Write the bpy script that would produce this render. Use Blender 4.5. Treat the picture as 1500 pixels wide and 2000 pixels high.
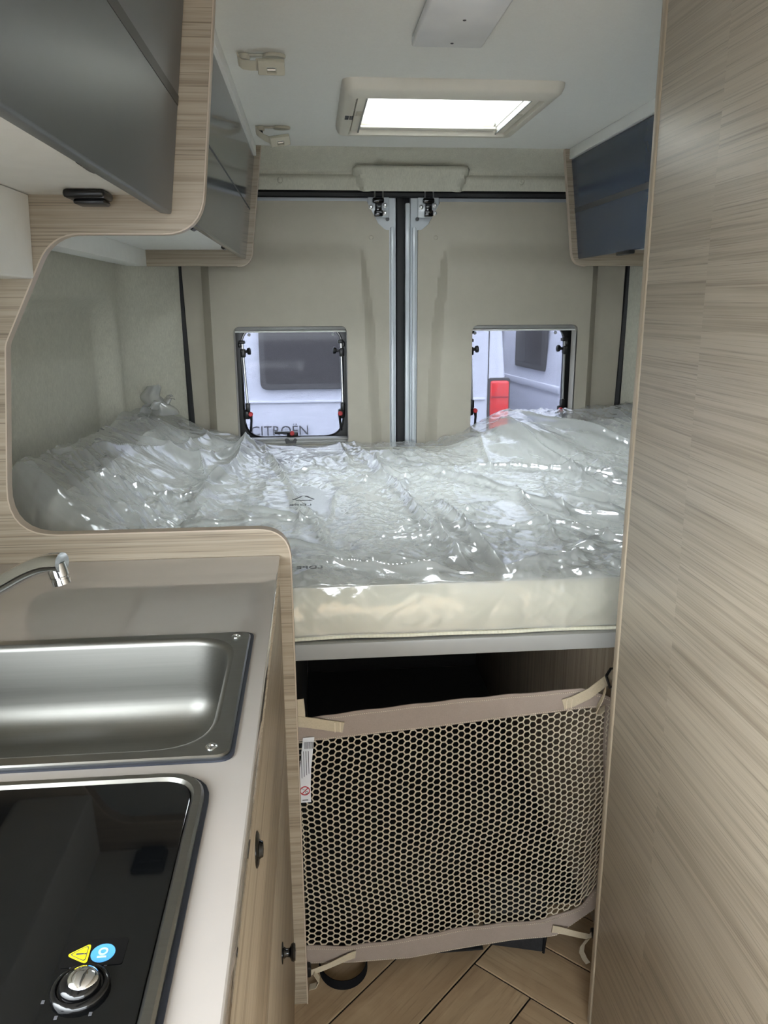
import bpy, bmesh, math, random
import numpy as np
from mathutils import Vector, Matrix

for o in list(bpy.data.objects):
    bpy.data.objects.remove(o, do_unlink=True)
S = bpy.context.scene
COL = S.collection
random.seed(7)

# ------------------------------------------------------------------ camera
cam_d = bpy.data.cameras.new('camera')
cam = bpy.data.objects.new('camera', cam_d); COL.objects.link(cam)
cam_d.sensor_fit = 'HORIZONTAL'; cam_d.sensor_width = 36.0
cam_d.lens = 1560.0/1500.0*36.0
cam_d.clip_start = 0.02; cam_d.clip_end = 200
H = 1.36                                   # eye height above the van floor
def camera_matrix():
    f = 1560.0
    d = Vector((607-750, 592-1000, f)).normalized()        # where the van's length vanishes
    dn = Vector((785-750, 7200-1000, f))                   # where plumb lines vanish
    dn = (dn - d*dn.dot(d)).normalized()
    r = dn.cross(d)
    right = Vector((r[0], d[0], -dn[0])); down = Vector((r[1], d[1], -dn[1])); fwd = Vector((r[2], d[2], -dn[2]))
    m = Matrix.Identity(4)
    for i in range(3):
        m[i][0] = right[i]; m[i][1] = -down[i]; m[i][2] = -fwd[i]
    m[0][3], m[1][3], m[2][3] = 0, 0, H
    return m
cam.matrix_world = camera_matrix()
S.camera = cam

# ------------------------------------------------------------------ world, exposure
SKY = 30.0
w = bpy.data.worlds.new('overcast_sky'); S.world = w; w.use_nodes = True
bg = w.node_tree.nodes['Background']
bg.inputs[0].default_value = (0.89, 0.955, 1.0, 1)
def overcast(nt):
    # standard overcast sky: zenith three times as bright as the horizon, even all round
    tc = nt.nodes.new('ShaderNodeTexCoord'); sp = nt.nodes.new('ShaderNodeSeparateXYZ')
    cl = nt.nodes.new('ShaderNodeClamp'); ma = nt.nodes.new('ShaderNodeMath'); ma.operation = 'MULTIPLY_ADD'
    nt.links.new(tc.outputs['Generated'], sp.inputs[0]); nt.links.new(sp.outputs['Z'], cl.inputs[0])
    nt.links.new(cl.outputs[0], ma.inputs[0]); ma.inputs[1].default_value = SKY*2/3; ma.inputs[2].default_value = SKY/3
    nt.links.new(ma.outputs[0], bg.inputs[1])
overcast(w.node_tree)
S.view_settings.view_transform = 'Standard'; S.view_settings.look = 'None'
S.view_settings.gamma = 1.0; S.view_settings.use_curve_mapping = False
S.view_settings.exposure = 0.25

# ------------------------------------------------------------------ materials
def lin(c):
    return tuple(((v/255.0)/12.92 if v/255.0 <= 0.04045 else ((v/255.0+0.055)/1.055)**2.4) for v in c) + (1.0,)
class NT:
    def __init__(s, name):
        s.m = bpy.data.materials.new(name); s.m.use_nodes = True
        s.t = s.m.node_tree; s.n = s.t.nodes; s.n.clear()
        s.out = s.n.new('ShaderNodeOutputMaterial')
    def add(s, kind, **kw):
        n = s.n.new('ShaderNode'+kind)
        for k, v in kw.items(): setattr(n, k, v)
        return n
    def link(s, a, b): s.t.links.new(a, b)
    def coords(s, scale=(1, 1, 1), loc=(0, 0, 0), rot=(0, 0, 0)):
        tc = s.add('TexCoord'); mp = s.add('Mapping')
        mp.inputs['Scale'].default_value = scale; mp.inputs['Location'].default_value = loc
        mp.inputs['Rotation'].default_value = rot
        s.link(tc.outputs['Object'], mp.inputs['Vector']); return mp.outputs['Vector']
    def noise(s, vec, scale=5, detail=3, rough=0.5, dist=0.0):
        n = s.add('TexNoise'); n.inputs['Scale'].default_value = scale; n.inputs['Detail'].default_value = detail
        n.inputs['Roughness'].default_value = rough; n.inputs['Distortion'].default_value = dist
        s.link(vec, n.inputs['Vector']); return n.outputs['Fac']
    def ramp(s, fac, stops):
        r = s.add('ValToRGB'); e = r.color_ramp.elements
        while len(e) < len(stops): e.new(0.5)
        for i, (p, c) in enumerate(stops): e[i].position = p; e[i].color = c
        s.link(fac, r.inputs['Fac']); return r.outputs['Color']
    def mix(s, a, b, fac, mode='MIX'):
        m = s.add('Mix', data_type='RGBA', blend_type=mode)
        for sock, v in ((m.inputs[0], fac), (m.inputs[6], a), (m.inputs[7], b)):
            if hasattr(v, 'links'): s.link(v, sock)
            else: sock.default_value = v
        return m.outputs[2]
    def bump(s, h, strength=0.2, dist=0.002):
        b = s.add('Bump'); b.inputs['Strength'].default_value = strength; b.inputs['Distance'].default_value = dist
        s.link(h, b.inputs['Height']); return b.outputs['Normal']
    def pbr(s, color, rough=0.5, metal=0.0, normal=None, spec=0.5, coat=0.0, coat_rough=0.05):
        p = s.add('BsdfPrincipled')
        for k, v in (('Base Color', color), ('Roughness', rough)):
            if hasattr(v, 'links'): s.link(v, p.inputs[k])
            else: p.inputs[k].default_value = v
        p.inputs['Metallic'].default_value = metal; p.inputs['Specular IOR Level'].default_value = spec
        p.inputs['Coat Weight'].default_value = coat; p.inputs['Coat Roughness'].default_value = coat_rough
        if normal is not None: s.link(normal, p.inputs['Normal'])
        s.link(p.outputs['BSDF'], s.out.inputs['Surface']); return p

def plain(name, rgb, rough=0.5, metal=0.0, spec=0.5, coat=0.0, var=0.04, nscale=30, bump=0.0, bscale=300):
    t = NT(name); v = t.coords()
    c = lin(rgb); lo = tuple(x*(1-var) for x in c[:3])+(1,); hi = tuple(min(1, x*(1+var)) for x in c[:3])+(1,)
    col = t.ramp(t.noise(v, nscale, 3), [(0.3, lo), (0.7, hi)])
    nm = t.bump(t.noise(v, bscale, 2), bump, 0.001) if bump else None
    t.pbr(col, rough, metal, nm, spec, coat); return t.m

def wood(name, axis, light=(174, 161, 142), mid=(154, 140, 121), dark=(113, 98, 81), rough=0.42, seam=None, across=1.0):
    """pale ash laminate, grain running along the given axis"""
    t = NT(name)
    ax = 'xyz'.index(axis)
    vec = t.coords()
    if seam:                                   # printed plank seams: the grain jumps at given stations along Y
        sx = t.add('SeparateXYZ'); t.link(vec, sx.inputs[0])
        acc = None
        for i, y in enumerate(seam):
            g = t.add('Math', operation='GREATER_THAN'); t.link(sx.outputs['Y'], g.inputs[0]); g.inputs[1].default_value = y
            k = t.add('Math', operation='MULTIPLY'); t.link(g.outputs[0], k.inputs[0]); k.inputs[1].default_value = 3.7+1.9*i
            if acc is None: acc = k.outputs[0]
            else:
                a = t.add('Math', operation='ADD'); t.link(acc, a.inputs[0]); t.link(k.outputs[0], a.inputs[1]); acc = a.outputs[0]
        cb = t.add('CombineXYZ'); t.link(acc, cb.inputs[2]); t.link(acc, cb.inputs[0])
        va = t.add('VectorMath', operation='ADD'); t.link(vec, va.inputs[0]); t.link(cb.outputs[0], va.inputs[1]); vec = va.outputs[0]
    def stretched(along, acr):
        mp = t.add('Mapping'); sc = [acr]*3; sc[ax] = along
        mp.inputs['Scale'].default_value = sc; t.link(vec, mp.inputs['Vector']); return mp.outputs['Vector']
    broad = t.noise(stretched(0.7, 9*across), 1.0, 4, 0.55, 0.5)
    streak = t.noise(stretched(0.8, 75*across), 1.0, 6, 0.66, 0.6)
    pore = t.noise(stretched(3.5, 380*across), 1.0, 3, 0.6, 0.2)
    c1 = t.ramp(streak, [(0.34, lin(dark)), (0.46, lin(mid)), (0.56, lin(light)), (0.74, lin(mid))])
    c2 = t.ramp(broad, [(0.3, lin(tuple(int(x*0.90) for x in mid))), (0.65, lin(light))])
    c = t.mix(c1, c2, 0.38)
    c = t.mix(c, lin(tuple(int(x*0.86) for x in dark)), t.ramp(pore, [(0.32, (0.6, 0.6, 0.6, 1)), (0.46, (0, 0, 0, 1))]))
    nm = t.bump(t.mix(pore, streak, 0.4), 0.25, 0.0008)
    t.pbr(c, rough, 0, nm, 0.45); return t.m

def fabric(name, rgb, vscale=(900, 900, 240), var=0.16, bump=0.35):
    t = NT(name); c = lin(rgb)
    v = t.coords(vscale); n1 = t.noise(v, 0.35, 3, 0.7); n2 = t.noise(t.coords(), 40, 4, 0.7)
    f = t.mix(n1, n2, 0.35)
    col = t.ramp(f, [(0.3, tuple(x*(1-var) for x in c[:3])+(1,)), (0.7, tuple(min(1, x*(1+var)) for x in c[:3])+(1,))])
    t.pbr(col, 0.95, 0, t.bump(f, bump, 0.0015), 0.1); return t.m

def clear(name, tint=(1, 1, 1), rough=0.03, haze=0.0, hazecol=(0.9, 0.9, 0.9), base=0.04, ior=1.45, bump=None):
    """thin clear sheet: passes light, reflects by Fresnel, a little milky haze"""
    t = NT(name)
    tr = t.add('BsdfTransparent'); tr.inputs[0].default_value = tint+(1,)
    gl = t.add('BsdfGlossy'); gl.inputs['Roughness'].default_value = rough
    fr = t.add('Fresnel'); fr.inputs['IOR'].default_value = ior
    if bump:
        nm = bump(t); t.link(nm, gl.inputs['Normal']); t.link(nm, fr.inputs['Normal'])
    ma = t.add('Math', operation='MULTIPLY_ADD'); t.link(fr.outputs[0], ma.inputs[0]); ma.inputs[1].default_value = 1.0; ma.inputs[2].default_value = base
    ma.use_clamp = True
    low = tr.outputs[0]
    if haze:
        d0 = t.add('BsdfDiffuse'); d0.inputs[0].default_value = hazecol+(1,)
        d1 = t.add('BsdfTranslucent'); d1.inputs[0].default_value = hazecol+(1,)
        df = t.add('MixShader'); df.inputs[0].default_value = 0.30; t.link(d0.outputs[0], df.inputs[1]); t.link(d1.outputs[0], df.inputs[2])
        mh = t.add('MixShader'); mh.inputs[0].default_value = haze
        t.link(tr.outputs[0], mh.inputs[1]); t.link(df.outputs[0], mh.inputs[2]); low = mh.outputs[0]
    mx = t.add('MixShader'); t.link(ma.outputs[0], mx.inputs[0]); t.link(low, mx.inputs[1]); t.link(gl.outputs[0], mx.inputs[2])
    t.link(mx.outputs[0], t.out.inputs['Surface']); return t.m

def brushed(name, rgb, rough=0.28, axis=0):
    t = NT(name); sc = [400]*3; sc[axis] = 6
    n = t.noise(t.coords(tuple(sc)), 1.0, 3, 0.6)
    c = lin(rgb)
    col = t.ramp(n, [(0.3, tuple(x*0.93 for x in c[:3])+(1,)), (0.7, c)])
    t.pbr(col, rough, 1.0, t.bump(n, 0.04, 0.0005)); return t.m

def lamp_plastic(name):
    t = NT(name); n = t.noise(t.coords(), 9, 2)
    t.pbr(t.ramp(n, [(0.3, lin((222, 222, 224))), (0.7, lin((236, 236, 236)))]), 0.3, 0, None, 0.4); return t.m

MT = {}
MT['wood_x'] = wood('ash_wood_grain_across', 'x')
MT['wood_y'] = wood('ash_wood_grain_lengthwise', 'y')
MT['wood_wardrobe'] = wood('ash_wood_wardrobe', 'y', light=(185, 174, 156), mid=(165, 153, 135), dark=(128, 115, 98), seam=[0.40, 0.70, 1.0135], rough=0.36, across=1.25)
MT['wood_z'] = wood('ash_wood_grain_upright', 'z')
MT['band'] = plain('beige_edge_band', (186, 170, 152), 0.4)
MT['white_panel'] = plain('white_laminate', (238, 238, 234), 0.5, var=0.02)
MT['grey_gloss'] = plain('grey_gloss_laminate', (84, 88, 91), 0.11, spec=0.35, var=0.02)
MT['grey_satin'] = plain('grey_satin_laminate', (74, 79, 83), 0.33, coat=0.0, var=0.02)
MT['blue_gloss'] = plain('slate_blue_laminate', (48, 62, 80), 0.22, var=0.02)
MT['stripe_grey'] = plain('grey_inlay', (66, 66, 66), 0.5)
MT['ceiling'] = fabric('white_ceiling_lining', (230, 230, 225), (500, 500, 500), 0.03, 0.15)
MT['felt'] = fabric('greige_wall_felt', (192, 190, 176))
MT['door_trim'] = plain('beige_door_board', (170, 164, 149), 0.62, var=0.02, bump=0.1, bscale=900)
MT['paint'] = plain('white_body_paint', (205, 210, 214), 0.25, coat=0.6, var=0.01)
MT['paint_grey'] = plain('grey_white_door_paint', (196, 202, 206), 0.3, coat=0.4, var=0.01)
MT['rubber'] = plain('black_rubber', (20, 21, 24), 0.6)
MT['black'] = plain('black_plastic', (18, 18, 19), 0.35)
MT['black_gloss'] = plain('black_gloss_plastic', (10, 10, 11), 0.12)
MT['red'] = plain('red_plastic', (190, 45, 50), 0.4)
MT['steel'] = brushed('brushed_steel', (142, 141, 136), 0.42)
MT['steel_rim'] = brushed('steel_rim', (158, 157, 152), 0.30)
MT['chrome'] = plain('chrome', (225, 226, 228), 0.05, metal=1.0, var=0.01)
MT['alu'] = plain('aluminium', (205, 207, 207), 0.32, metal=1.0, var=0.01)
MT['alu_paint'] = plain('silver_grey_profile', (152, 152, 149), 0.4, var=0.02)
MT['gasket'] = plain('blue_black_gasket', (38, 42, 52), 0.5)
MT['hob_glass'] = plain('black_glass', (7, 8, 9), 0.03, var=0.0)
MT['sticker_dark'] = plain('dark_sticker', (12, 12, 13), 0.25, spec=0.3)
MT['worktop'] = plain('taupe_worktop', (170, 163, 157), 0.08, var=0.015, spec=0.5, coat=1.0)
MT['cream_plastic'] = plain('cream_plastic', (216, 211, 198), 0.45, var=0.02)
MT['clip_plastic'] = plain('beige_clip_plastic', (196, 190, 172), 0.45, var=0.02)
MT['strap'] = fabric('cream_webbing', (184, 171, 148), (900, 900, 900), 0.1)
MT['net_band'] = fabric('mauve_beige_tape', (154, 140, 130), (1200, 1200, 1200), 0.08)
MT['net_cord'] = plain('cream_net_cord', (188, 177, 156), 0.8, var=0.06)
MT['stitch'] = plain('pale_thread', (214, 200, 176), 0.9)
MT['tag'] = plain('white_tag', (214, 215, 218), 0.6, var=0.01)
MT['ink'] = plain('grey_print', (70, 70, 74), 0.6)
MT['ink_black'] = plain('black_print', (30, 30, 30), 0.6)
MT['red_ink'] = plain('red_print', (176, 40, 52), 0.6)
MT['yellow'] = plain('yellow_sticker', (235, 215, 30), 0.35, var=0.01)
MT['blue'] = plain('blue_sticker', (80, 155, 225), 0.35, var=0.01)
MT['pale_blue'] = plain('pale_blue_print', (175, 210, 245), 0.35, var=0.01)
MT['dark_felt'] = fabric('charcoal_felt', (46, 46, 47), (700, 700, 700), 0.25)
MT['black_web'] = fabric('black_webbing', (22, 22, 24), (900, 900, 900), 0.1)
MT['shade_black'] = plain('dark_storage_shade', (22, 21, 21), 0.95, var=0.2, nscale=200)  # near-black: shade under the bed put into the colour
MT['joint'] = plain('dark_floor_joint', (20, 16, 14), 0.8)
MT['asphalt'] = plain('asphalt', (92, 93, 96), 0.9, var=0.15, nscale=60)
MT['van_white'] = plain('van_white_paint', (214, 216, 226), 0.25, coat=0.5, var=0.01)
MT['van_glass'] = plain('dark_van_glass', (60, 57, 58), 0.25, var=0.05, nscale=4, spec=0.12)
MT['van_letter'] = plain('grey_chrome_letter', (62, 62, 68), 0.4)
MT['van_rubber'] = plain('dark_window_rubber', (70, 68, 68), 0.5)
MT['tail_red'] = plain('red_lamp_lens', (225, 22, 26), 0.12, coat=0.6, var=0.12, nscale=9)
MT['pane'] = clear('tinted_acrylic', (0.30, 0.305, 0.33), 0.05, 0.03, (0.8, 0.8, 0.82), base=0.0, ior=1.2)
MT['dome'] = clear('opal_dome_acrylic', (0.86, 0.88, 0.9), 0.1, 0.10, (0.95, 0.95, 0.95))
MT['lamp'] = lamp_plastic('frosted_lamp_cover')

def mattress_mat(name, rgb, rib):
    t = NT(name); c = lin(rgb)
    wv = t.add('TexWave', wave_type='BANDS', bands_direction='X'); wv.inputs['Scale'].default_value = 45 if rib else 12
    t.link(t.coords(), wv.inputs['Vector']); wv.inputs['Distortion'].default_value = 1.0
    wz = t.add('TexWave', wave_type='BANDS', bands_direction='Z' if rib else 'Y'); wz.inputs['Scale'].default_value = 60 if rib else 12
    t.link(t.coords(), wz.inputs['Vector'])
    h = t.mix(wv.outputs['Fac'], wz.outputs['Fac'], 0.5)
    col = t.ramp(h, [(0.2, tuple(x*(0.93 if rib else 0.98) for x in c[:3])+(1,)), (0.8, c)])
    t.pbr(col, 0.85, 0, t.bump(h, 0.5 if rib else 0.15, 0.0015), 0.15); return t.m
MT['mattress_top'] = mattress_mat('pale_mattress_cloth', (240, 241, 236), False)
MT['mattress_side'] = mattress_mat('cream_ribbed_cloth', (222, 219, 200), True)
def film_bump(t):
    a = t.noise(t.coords((1, 1.6, 1)), 38, 4, 0.62, 1.4); b = t.noise(t.coords((2.4, 1, 1)), 11, 3, 0.6, 2.2)
    return t.bump(t.mix(a, b, 0.5), 0.10, 0.008)
MT['film'] = clear('clear_plastic_film', (0.985, 0.99, 0.985), 0.03, 0.32, (0.965, 0.972, 0.968), base=0.085, ior=1.5, bump=film_bump)

def plank_mat():
    t = NT('oak_vinyl_plank')
    oi = t.add('ObjectInfo')
    tc = t.add('TexCoord')
    mr = t.add('Math', operation='MULTIPLY'); t.link(oi.outputs['Random'], mr.inputs[0]); mr.inputs[1].default_value = 37.0
    cb = t.add('CombineXYZ'); t.link(mr.outputs[0], cb.inputs[1]); t.link(mr.outputs[0], cb.inputs[2])
    va = t.add('VectorMath', operation='ADD'); t.link(tc.outputs['Object'], va.inputs[0]); t.link(cb.outputs[0], va.inputs[1])
    def st(sx, sy):
        mp = t.add('Mapping'); mp.inputs['Scale'].default_value = (sx, sy, sy); t.link(va.outputs[0], mp.inputs['Vector']); return mp.outputs[0]
    a = t.noise(st(2.2, 22), 1, 5, 0.6, 1.2); b = t.noise(st(8, 190), 1, 3, 0.6, 0.2); d = t.noise(st(5, 9), 1, 4, 0.6, 1.0)
    c = t.ramp(a, [(0.25, lin((136, 112, 86))), (0.5, lin((168, 144, 114))), (0.75, lin((186, 164, 134)))])
    c = t.mix(c, t.ramp(d, [(0.35, lin((142, 118, 92))), (0.65, lin((184, 162, 132)))]), 0.4)
    c = t.mix(c, lin((110, 88, 66)), t.ramp(b, [(0.3, (0.4, 0.4, 0.4, 1)), (0.45, (0, 0, 0, 1))]))
    t.pbr(c, 0.45, 0, t.bump(b, 0.2, 0.0006), 0.4); return t.m
MT['plank'] = plank_mat()

# ------------------------------------------------------------------ object helpers
def thing(name, loc, label, cat, group=None, kind=None):
    o = bpy.data.objects.new(name, None); COL.objects.link(o)
    o.location = loc; o.empty_display_size = 0.05
    if label: o['label'] = label
    if cat: o['category'] = cat
    if group: o['group'] = group
    if kind: o['kind'] = kind
    return o
def world_of(o):
    m = Matrix.Identity(4); p = o
    while p is not None:
        loc = Matrix.Translation(p.location) @ p.rotation_euler.to_matrix().to_4x4()
        m = (p.matrix_parent_inverse @ loc if p.parent else loc) @ m
        p = p.parent
    return m
def obj(name, me, mat, parent=None, label=None):
    o = bpy.data.objects.new(name, me); COL.objects.link(o)
    if mat is not None:
        me.materials.clear(); me.materials.append(MT[mat] if isinstance(mat, str) else mat)
    if parent is not None:
        o.parent = parent; o.matrix_parent_inverse = world_of(parent).inverted()
    if label: o['label'] = label
    return o
def tag(o, label, cat, group=None):
    o['label'] = label; o['category'] = cat
    if group: o['group'] = group
    return o
def struct(o, label=None):
    o['kind'] = 'structure'
    if label: o['label'] = label
    return o
def finish(me, smooth=True, angle=35):
    me.validate(); me.update()
    if smooth:
        me.shade_smooth()
        try: me.set_sharp_from_angle(angle=math.radians(angle))
        except Exception: pass
    return me
class G:
    """vertex/face collector"""
    def __init__(s): s.v = []; s.f = []
    def add(s, vs, fs):
        k = len(s.v); s.v += [tuple(p) for p in vs]; s.f += [tuple(i+k for i in f) for f in fs]; return s
    def box(s, a, b):
        (x0, y0, z0), (x1, y1, z1) = a, b
        return s.add([(x0,y0,z0),(x1,y0,z0),(x1,y1,z0),(x0,y1,z0),(x0,y0,z1),(x1,y0,z1),(x1,y1,z1),(x0,y1,z1)],
                     [(0,3,2,1),(4,5,6,7),(0,1,5,4),(1,2,6,5),(2,3,7,6),(3,0,4,7)])
    def rbox(s, a, b, r=0.003, seg=2, mat=None):
        bm = bmesh.new(); bmesh.ops.create_cube(bm, size=1)
        c = [(a[i]+b[i])/2 for i in range(3)]; d = [abs(b[i]-a[i]) for i in range(3)]
        for v in bm.verts: v.co = Vector([v.co[i]*d[i] for i in range(3)])
        r = min(r, min(d)*0.49)
        bmesh.ops.bevel(bm, geom=list(bm.edges), offset=r, segments=seg, profile=0.5, affect='EDGES')
        bm.verts.ensure_lookup_table()
        vs = [(mat @ v.co if mat else v.co) + Vector(c) for v in bm.verts]
        s.add(vs, [[v.index for v in f.verts] for f in bm.faces]); bm.free(); return s
    def loft(s, rings, cap0=False, cap1=False, closed=True):
        n = len(rings[0]); vs = [p for r in rings for p in r]; fs = []
        for i in range(len(rings)-1):
            for j in range(n if closed else n-1):
                k = (j+1) % n
                fs.append((i*n+j, i*n+k, (i+1)*n+k, (i+1)*n+j))
        if cap0: fs.append(tuple(range(n))[::-1])
        if cap1: fs.append(tuple((len(rings)-1)*n+j for j in range(n)))
        return s.add(vs, fs)
    def tube(s, path, r, seg=8, flat=1.0, up=None, caps=True):
        path = [Vector(p) for p in path]; rings = []; n = len(path)
        rr = r if hasattr(r, '__len__') else [r]*n
        u = None
        for i, p in enumerate(path):
            d = (path[min(i+1, n-1)]-path[max(i-1, 0)]).normalized()
            if u is None:
                ref = Vector(up) if up else (Vector((0,0,1)) if abs(d.z) < 0.9 else Vector((1,0,0)))
                u = (ref-d*ref.dot(d)).normalized()
            else: u = (u-d*u.dot(d)).normalized()
            w_ = d.cross(u)
            rings.append([p+(u*math.cos(2*math.pi*k/seg)*flat+w_*math.sin(2*math.pi*k/seg))*rr[i] for k in range(seg)])
        return s.loft(rings, caps, caps)
    def lathe(s, c, axis, prof, seg=20):
        """profile = [(radius, offset along axis)]"""
        a = Vector(axis).normalized(); ref = Vector((0,0,1)) if abs(a.z) < 0.9 else Vector((1,0,0))
        u = (ref-a*ref.dot(a)).normalized(); v = a.cross(u); c = Vector(c)
        rings = [[c+a*h+(u*math.cos(2*math.pi*k/seg)+v*math.sin(2*math.pi*k/seg))*max(r, 1e-5) for k in range(seg)] for r, h in prof]
        return s.loft(rings, True, True)
    def ribbon(s, path, wvec, thick):
        """flat strap: path of centre points, width vector(s), thickness"""
        path = [Vector(p) for p in path]; n = len(path); rings = []
        for i, p in enumerate(path):
            d = (path[min(i+1, n-1)]-path[max(i-1, 0)]).normalized()
            wv = Vector(wvec[i] if hasattr(wvec[0], '__len__') else wvec)/2
            nn = d.cross(wv).normalized()*thick/2
            rings.append([p-wv-nn, p+wv-nn, p+wv+nn, p-wv+nn])
        return s.loft(rings, True, True)
    def mesh(s, name='m', smooth=True, angle=35, recalc=True):
        me = bpy.data.meshes.new(name); me.from_pydata(s.v, [], s.f)
        if recalc:
            bm = bmesh.new(); bm.from_mesh(me); bmesh.ops.recalc_face_normals(bm, faces=list(bm.faces)); bm.to_mesh(me); bm.free()
        return finish(me, smooth, angle)

def rpoly(pts, seg=6):
    """pts (a, b, r): closed polygon with rounded corners"""
    out = []; n = len(pts)
    for i in range(n):
        p0 = Vector(pts[i-1][:2]); p = Vector(pts[i][:2]); p1 = Vector(pts[(i+1) % n][:2]); r = pts[i][2] if len(pts[i]) > 2 else 0
        if r <= 0: out.append((p.x, p.y)); continue
        a = (p0-p).normalized(); b = (p1-p).normalized(); ang = a.angle(b)
        t = min(r/math.tan(ang/2), (p0-p).length*0.49 if 0 else (p0-p).length*0.98, (p1-p).length*0.98)
        A = p+a*t; B = p+b*t
        for k in range(seg+1):
            q = k/seg; out.append(tuple(A*(1-q)**2+p*2*q*(1-q)+B*q*q))
    return out
def rrect(x0, y0, x1, y1, r, seg=6):
    return rpoly([(x0,y0,r),(x1,y0,r),(x1,y1,r),(x0,y1,r)], seg)
def circle(cx, cy, r, n=20): return [(cx+r*math.cos(2*math.pi*k/n), cy+r*math.sin(2*math.pi*k/n)) for k in range(n)]
def plate(outline, o, u, v, thick, holes=(), bevel=0.0, res=1):
    """flat plate of given thickness, its FRONT face (towards u x v) through o"""
    c = bpy.data.curves.new('tmp', 'CURVE'); c.dimensions = '2D'; c.fill_mode = 'BOTH'
    c.extrude = max(thick/2-bevel, 1e-5); c.bevel_depth = bevel; c.bevel_resolution = res; c.offset = -bevel
    for loop in [outline]+list(holes):
        sp = c.splines.new('POLY'); sp.points.add(len(loop)-1); sp.use_cyclic_u = True
        for i, p in enumerate(loop): sp.points[i].co = (p[0], p[1], 0, 1)
    ob = bpy.data.objects.new('tmp', c); COL.objects.link(ob)
    me = bpy.data.meshes.new_from_object(ob.evaluated_get(bpy.context.evaluated_depsgraph_get()))
    bpy.data.objects.remove(ob); bpy.data.curves.remove(c)
    u = Vector(u).normalized(); v = Vector(v).normalized(); n = u.cross(v)
    m = Matrix.Identity(4)
    for i in range(3): m[i][0] = u[i]; m[i][1] = v[i]; m[i][2] = n[i]; m[i][3] = o[i]-n[i]*thick/2
    me.transform(m); me.materials.clear()
    bm = bmesh.new(); bm.from_mesh(me); bmesh.ops.remove_doubles(bm, verts=list(bm.verts), dist=1e-6)
    bmesh.ops.recalc_face_normals(bm, faces=list(bm.faces)); bm.to_mesh(me); bm.free()
    me = finish(me, True, 30)
    for p in me.polygons:                       # the two broad faces stay truly flat
        if abs(p.normal.dot(n)) > 0.995: p.use_smooth = False
    return me
def xz_plate(outline, y, thick, holes=(), bevel=0.0):            # front faces -Y (towards the camera)
    return plate(outline, (0, y, 0), (1, 0, 0), (0, 0, 1), thick, holes, bevel)
def text_mesh(s, size, o, u, v, depth=0.0005):
    c = bpy.data.curves.new('tmp', 'FONT'); c.body = s; c.size = size; c.extrude = depth/2; c.resolution_u = 3
    ob = bpy.data.objects.new('tmp', c); COL.objects.link(ob)
    me = bpy.data.meshes.new_from_object(ob.evaluated_get(bpy.context.evaluated_depsgraph_get()))
    bpy.data.objects.remove(ob); bpy.data.curves.remove(c)
    u = Vector(u).normalized(); v = Vector(v).normalized(); n = u.cross(v); m = Matrix.Identity(4)
    for i in range(3): m[i][0] = u[i]; m[i][1] = v[i]; m[i][2] = n[i]; m[i][3] = o[i]
    me.transform(m); me.materials.clear(); return me
def eval_mods(me, mods):
    """run modifiers on a throw-away object; mods = list of (type, dict)"""
    ob = bpy.data.objects.new('tmp', me); COL.objects.link(ob); extra = []
    for t, kw in mods:
        md = ob.modifiers.new('m', t)
        for k, v in kw.items():
            if k == 'cutter':
                c = bpy.data.objects.new('tmpc', v); COL.objects.link(c); extra.append(c); md.object = c
            else: setattr(md, k, v)
    r = bpy.data.meshes.new_from_object(ob.evaluated_get(bpy.context.evaluated_depsgraph_get()))
    for c in extra: bpy.data.objects.remove(c)
    bpy.data.objects.remove(ob)
    r.materials.clear(); return r
def grid_mesh(P, flip=False):
    """P: array (n, m, 3)"""
    n, m = P.shape[:2]
    i, j = np.meshgrid(np.arange(n-1), np.arange(m-1), indexing='ij')
    a = (i*m+j).ravel(); q = np.stack([a, a+m, a+m+1, a+1], 1)
    if flip: q = q[:, ::-1]
    me = bpy.data.meshes.new('grid'); nf = len(q)
    me.vertices.add(n*m); me.vertices.foreach_set('co', np.ascontiguousarray(P, dtype=np.float32).ravel())
    me.loops.add(nf*4); me.loops.foreach_set('vertex_index', np.ascontiguousarray(q, dtype=np.int32).ravel())
    me.polygons.add(nf); me.polygons.foreach_set('loop_start', np.arange(0, nf*4, 4, dtype=np.int32))
    me.update(calc_edges=True); return me
def sstep(x, a, b):
    t = np.clip((x-a)/(b-a), 0, 1); return t*t*(3-2*t)
def vnoise(x, y, seed=0):
    """smooth value noise 0..1"""
    xi = np.floor(x).astype(int); yi = np.floor(y).astype(int); fx = x-xi; fy = y-yi
    fx = fx*fx*(3-2*fx); fy = fy*fy*(3-2*fy)
    def h(a, b):
        t = np.sin(a*127.1+b*311.7+seed*74.7)*43758.5453; return t-np.floor(t)
    return (h(xi,yi)*(1-fx)+h(xi+1,yi)*fx)*(1-fy)+(h(xi,yi+1)*(1-fx)+h(xi+1,yi+1)*fx)*fy

# ------------------------------------------------------------------ the van shell
XC = 0.345                       # middle of the van
XL, XR = -0.60, 1.29             # side linings
YR = 2.90                        # plane of the rear doors
ZC = 1.84                        # ceiling
YF = -1.90                       # open towards the cab

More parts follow.
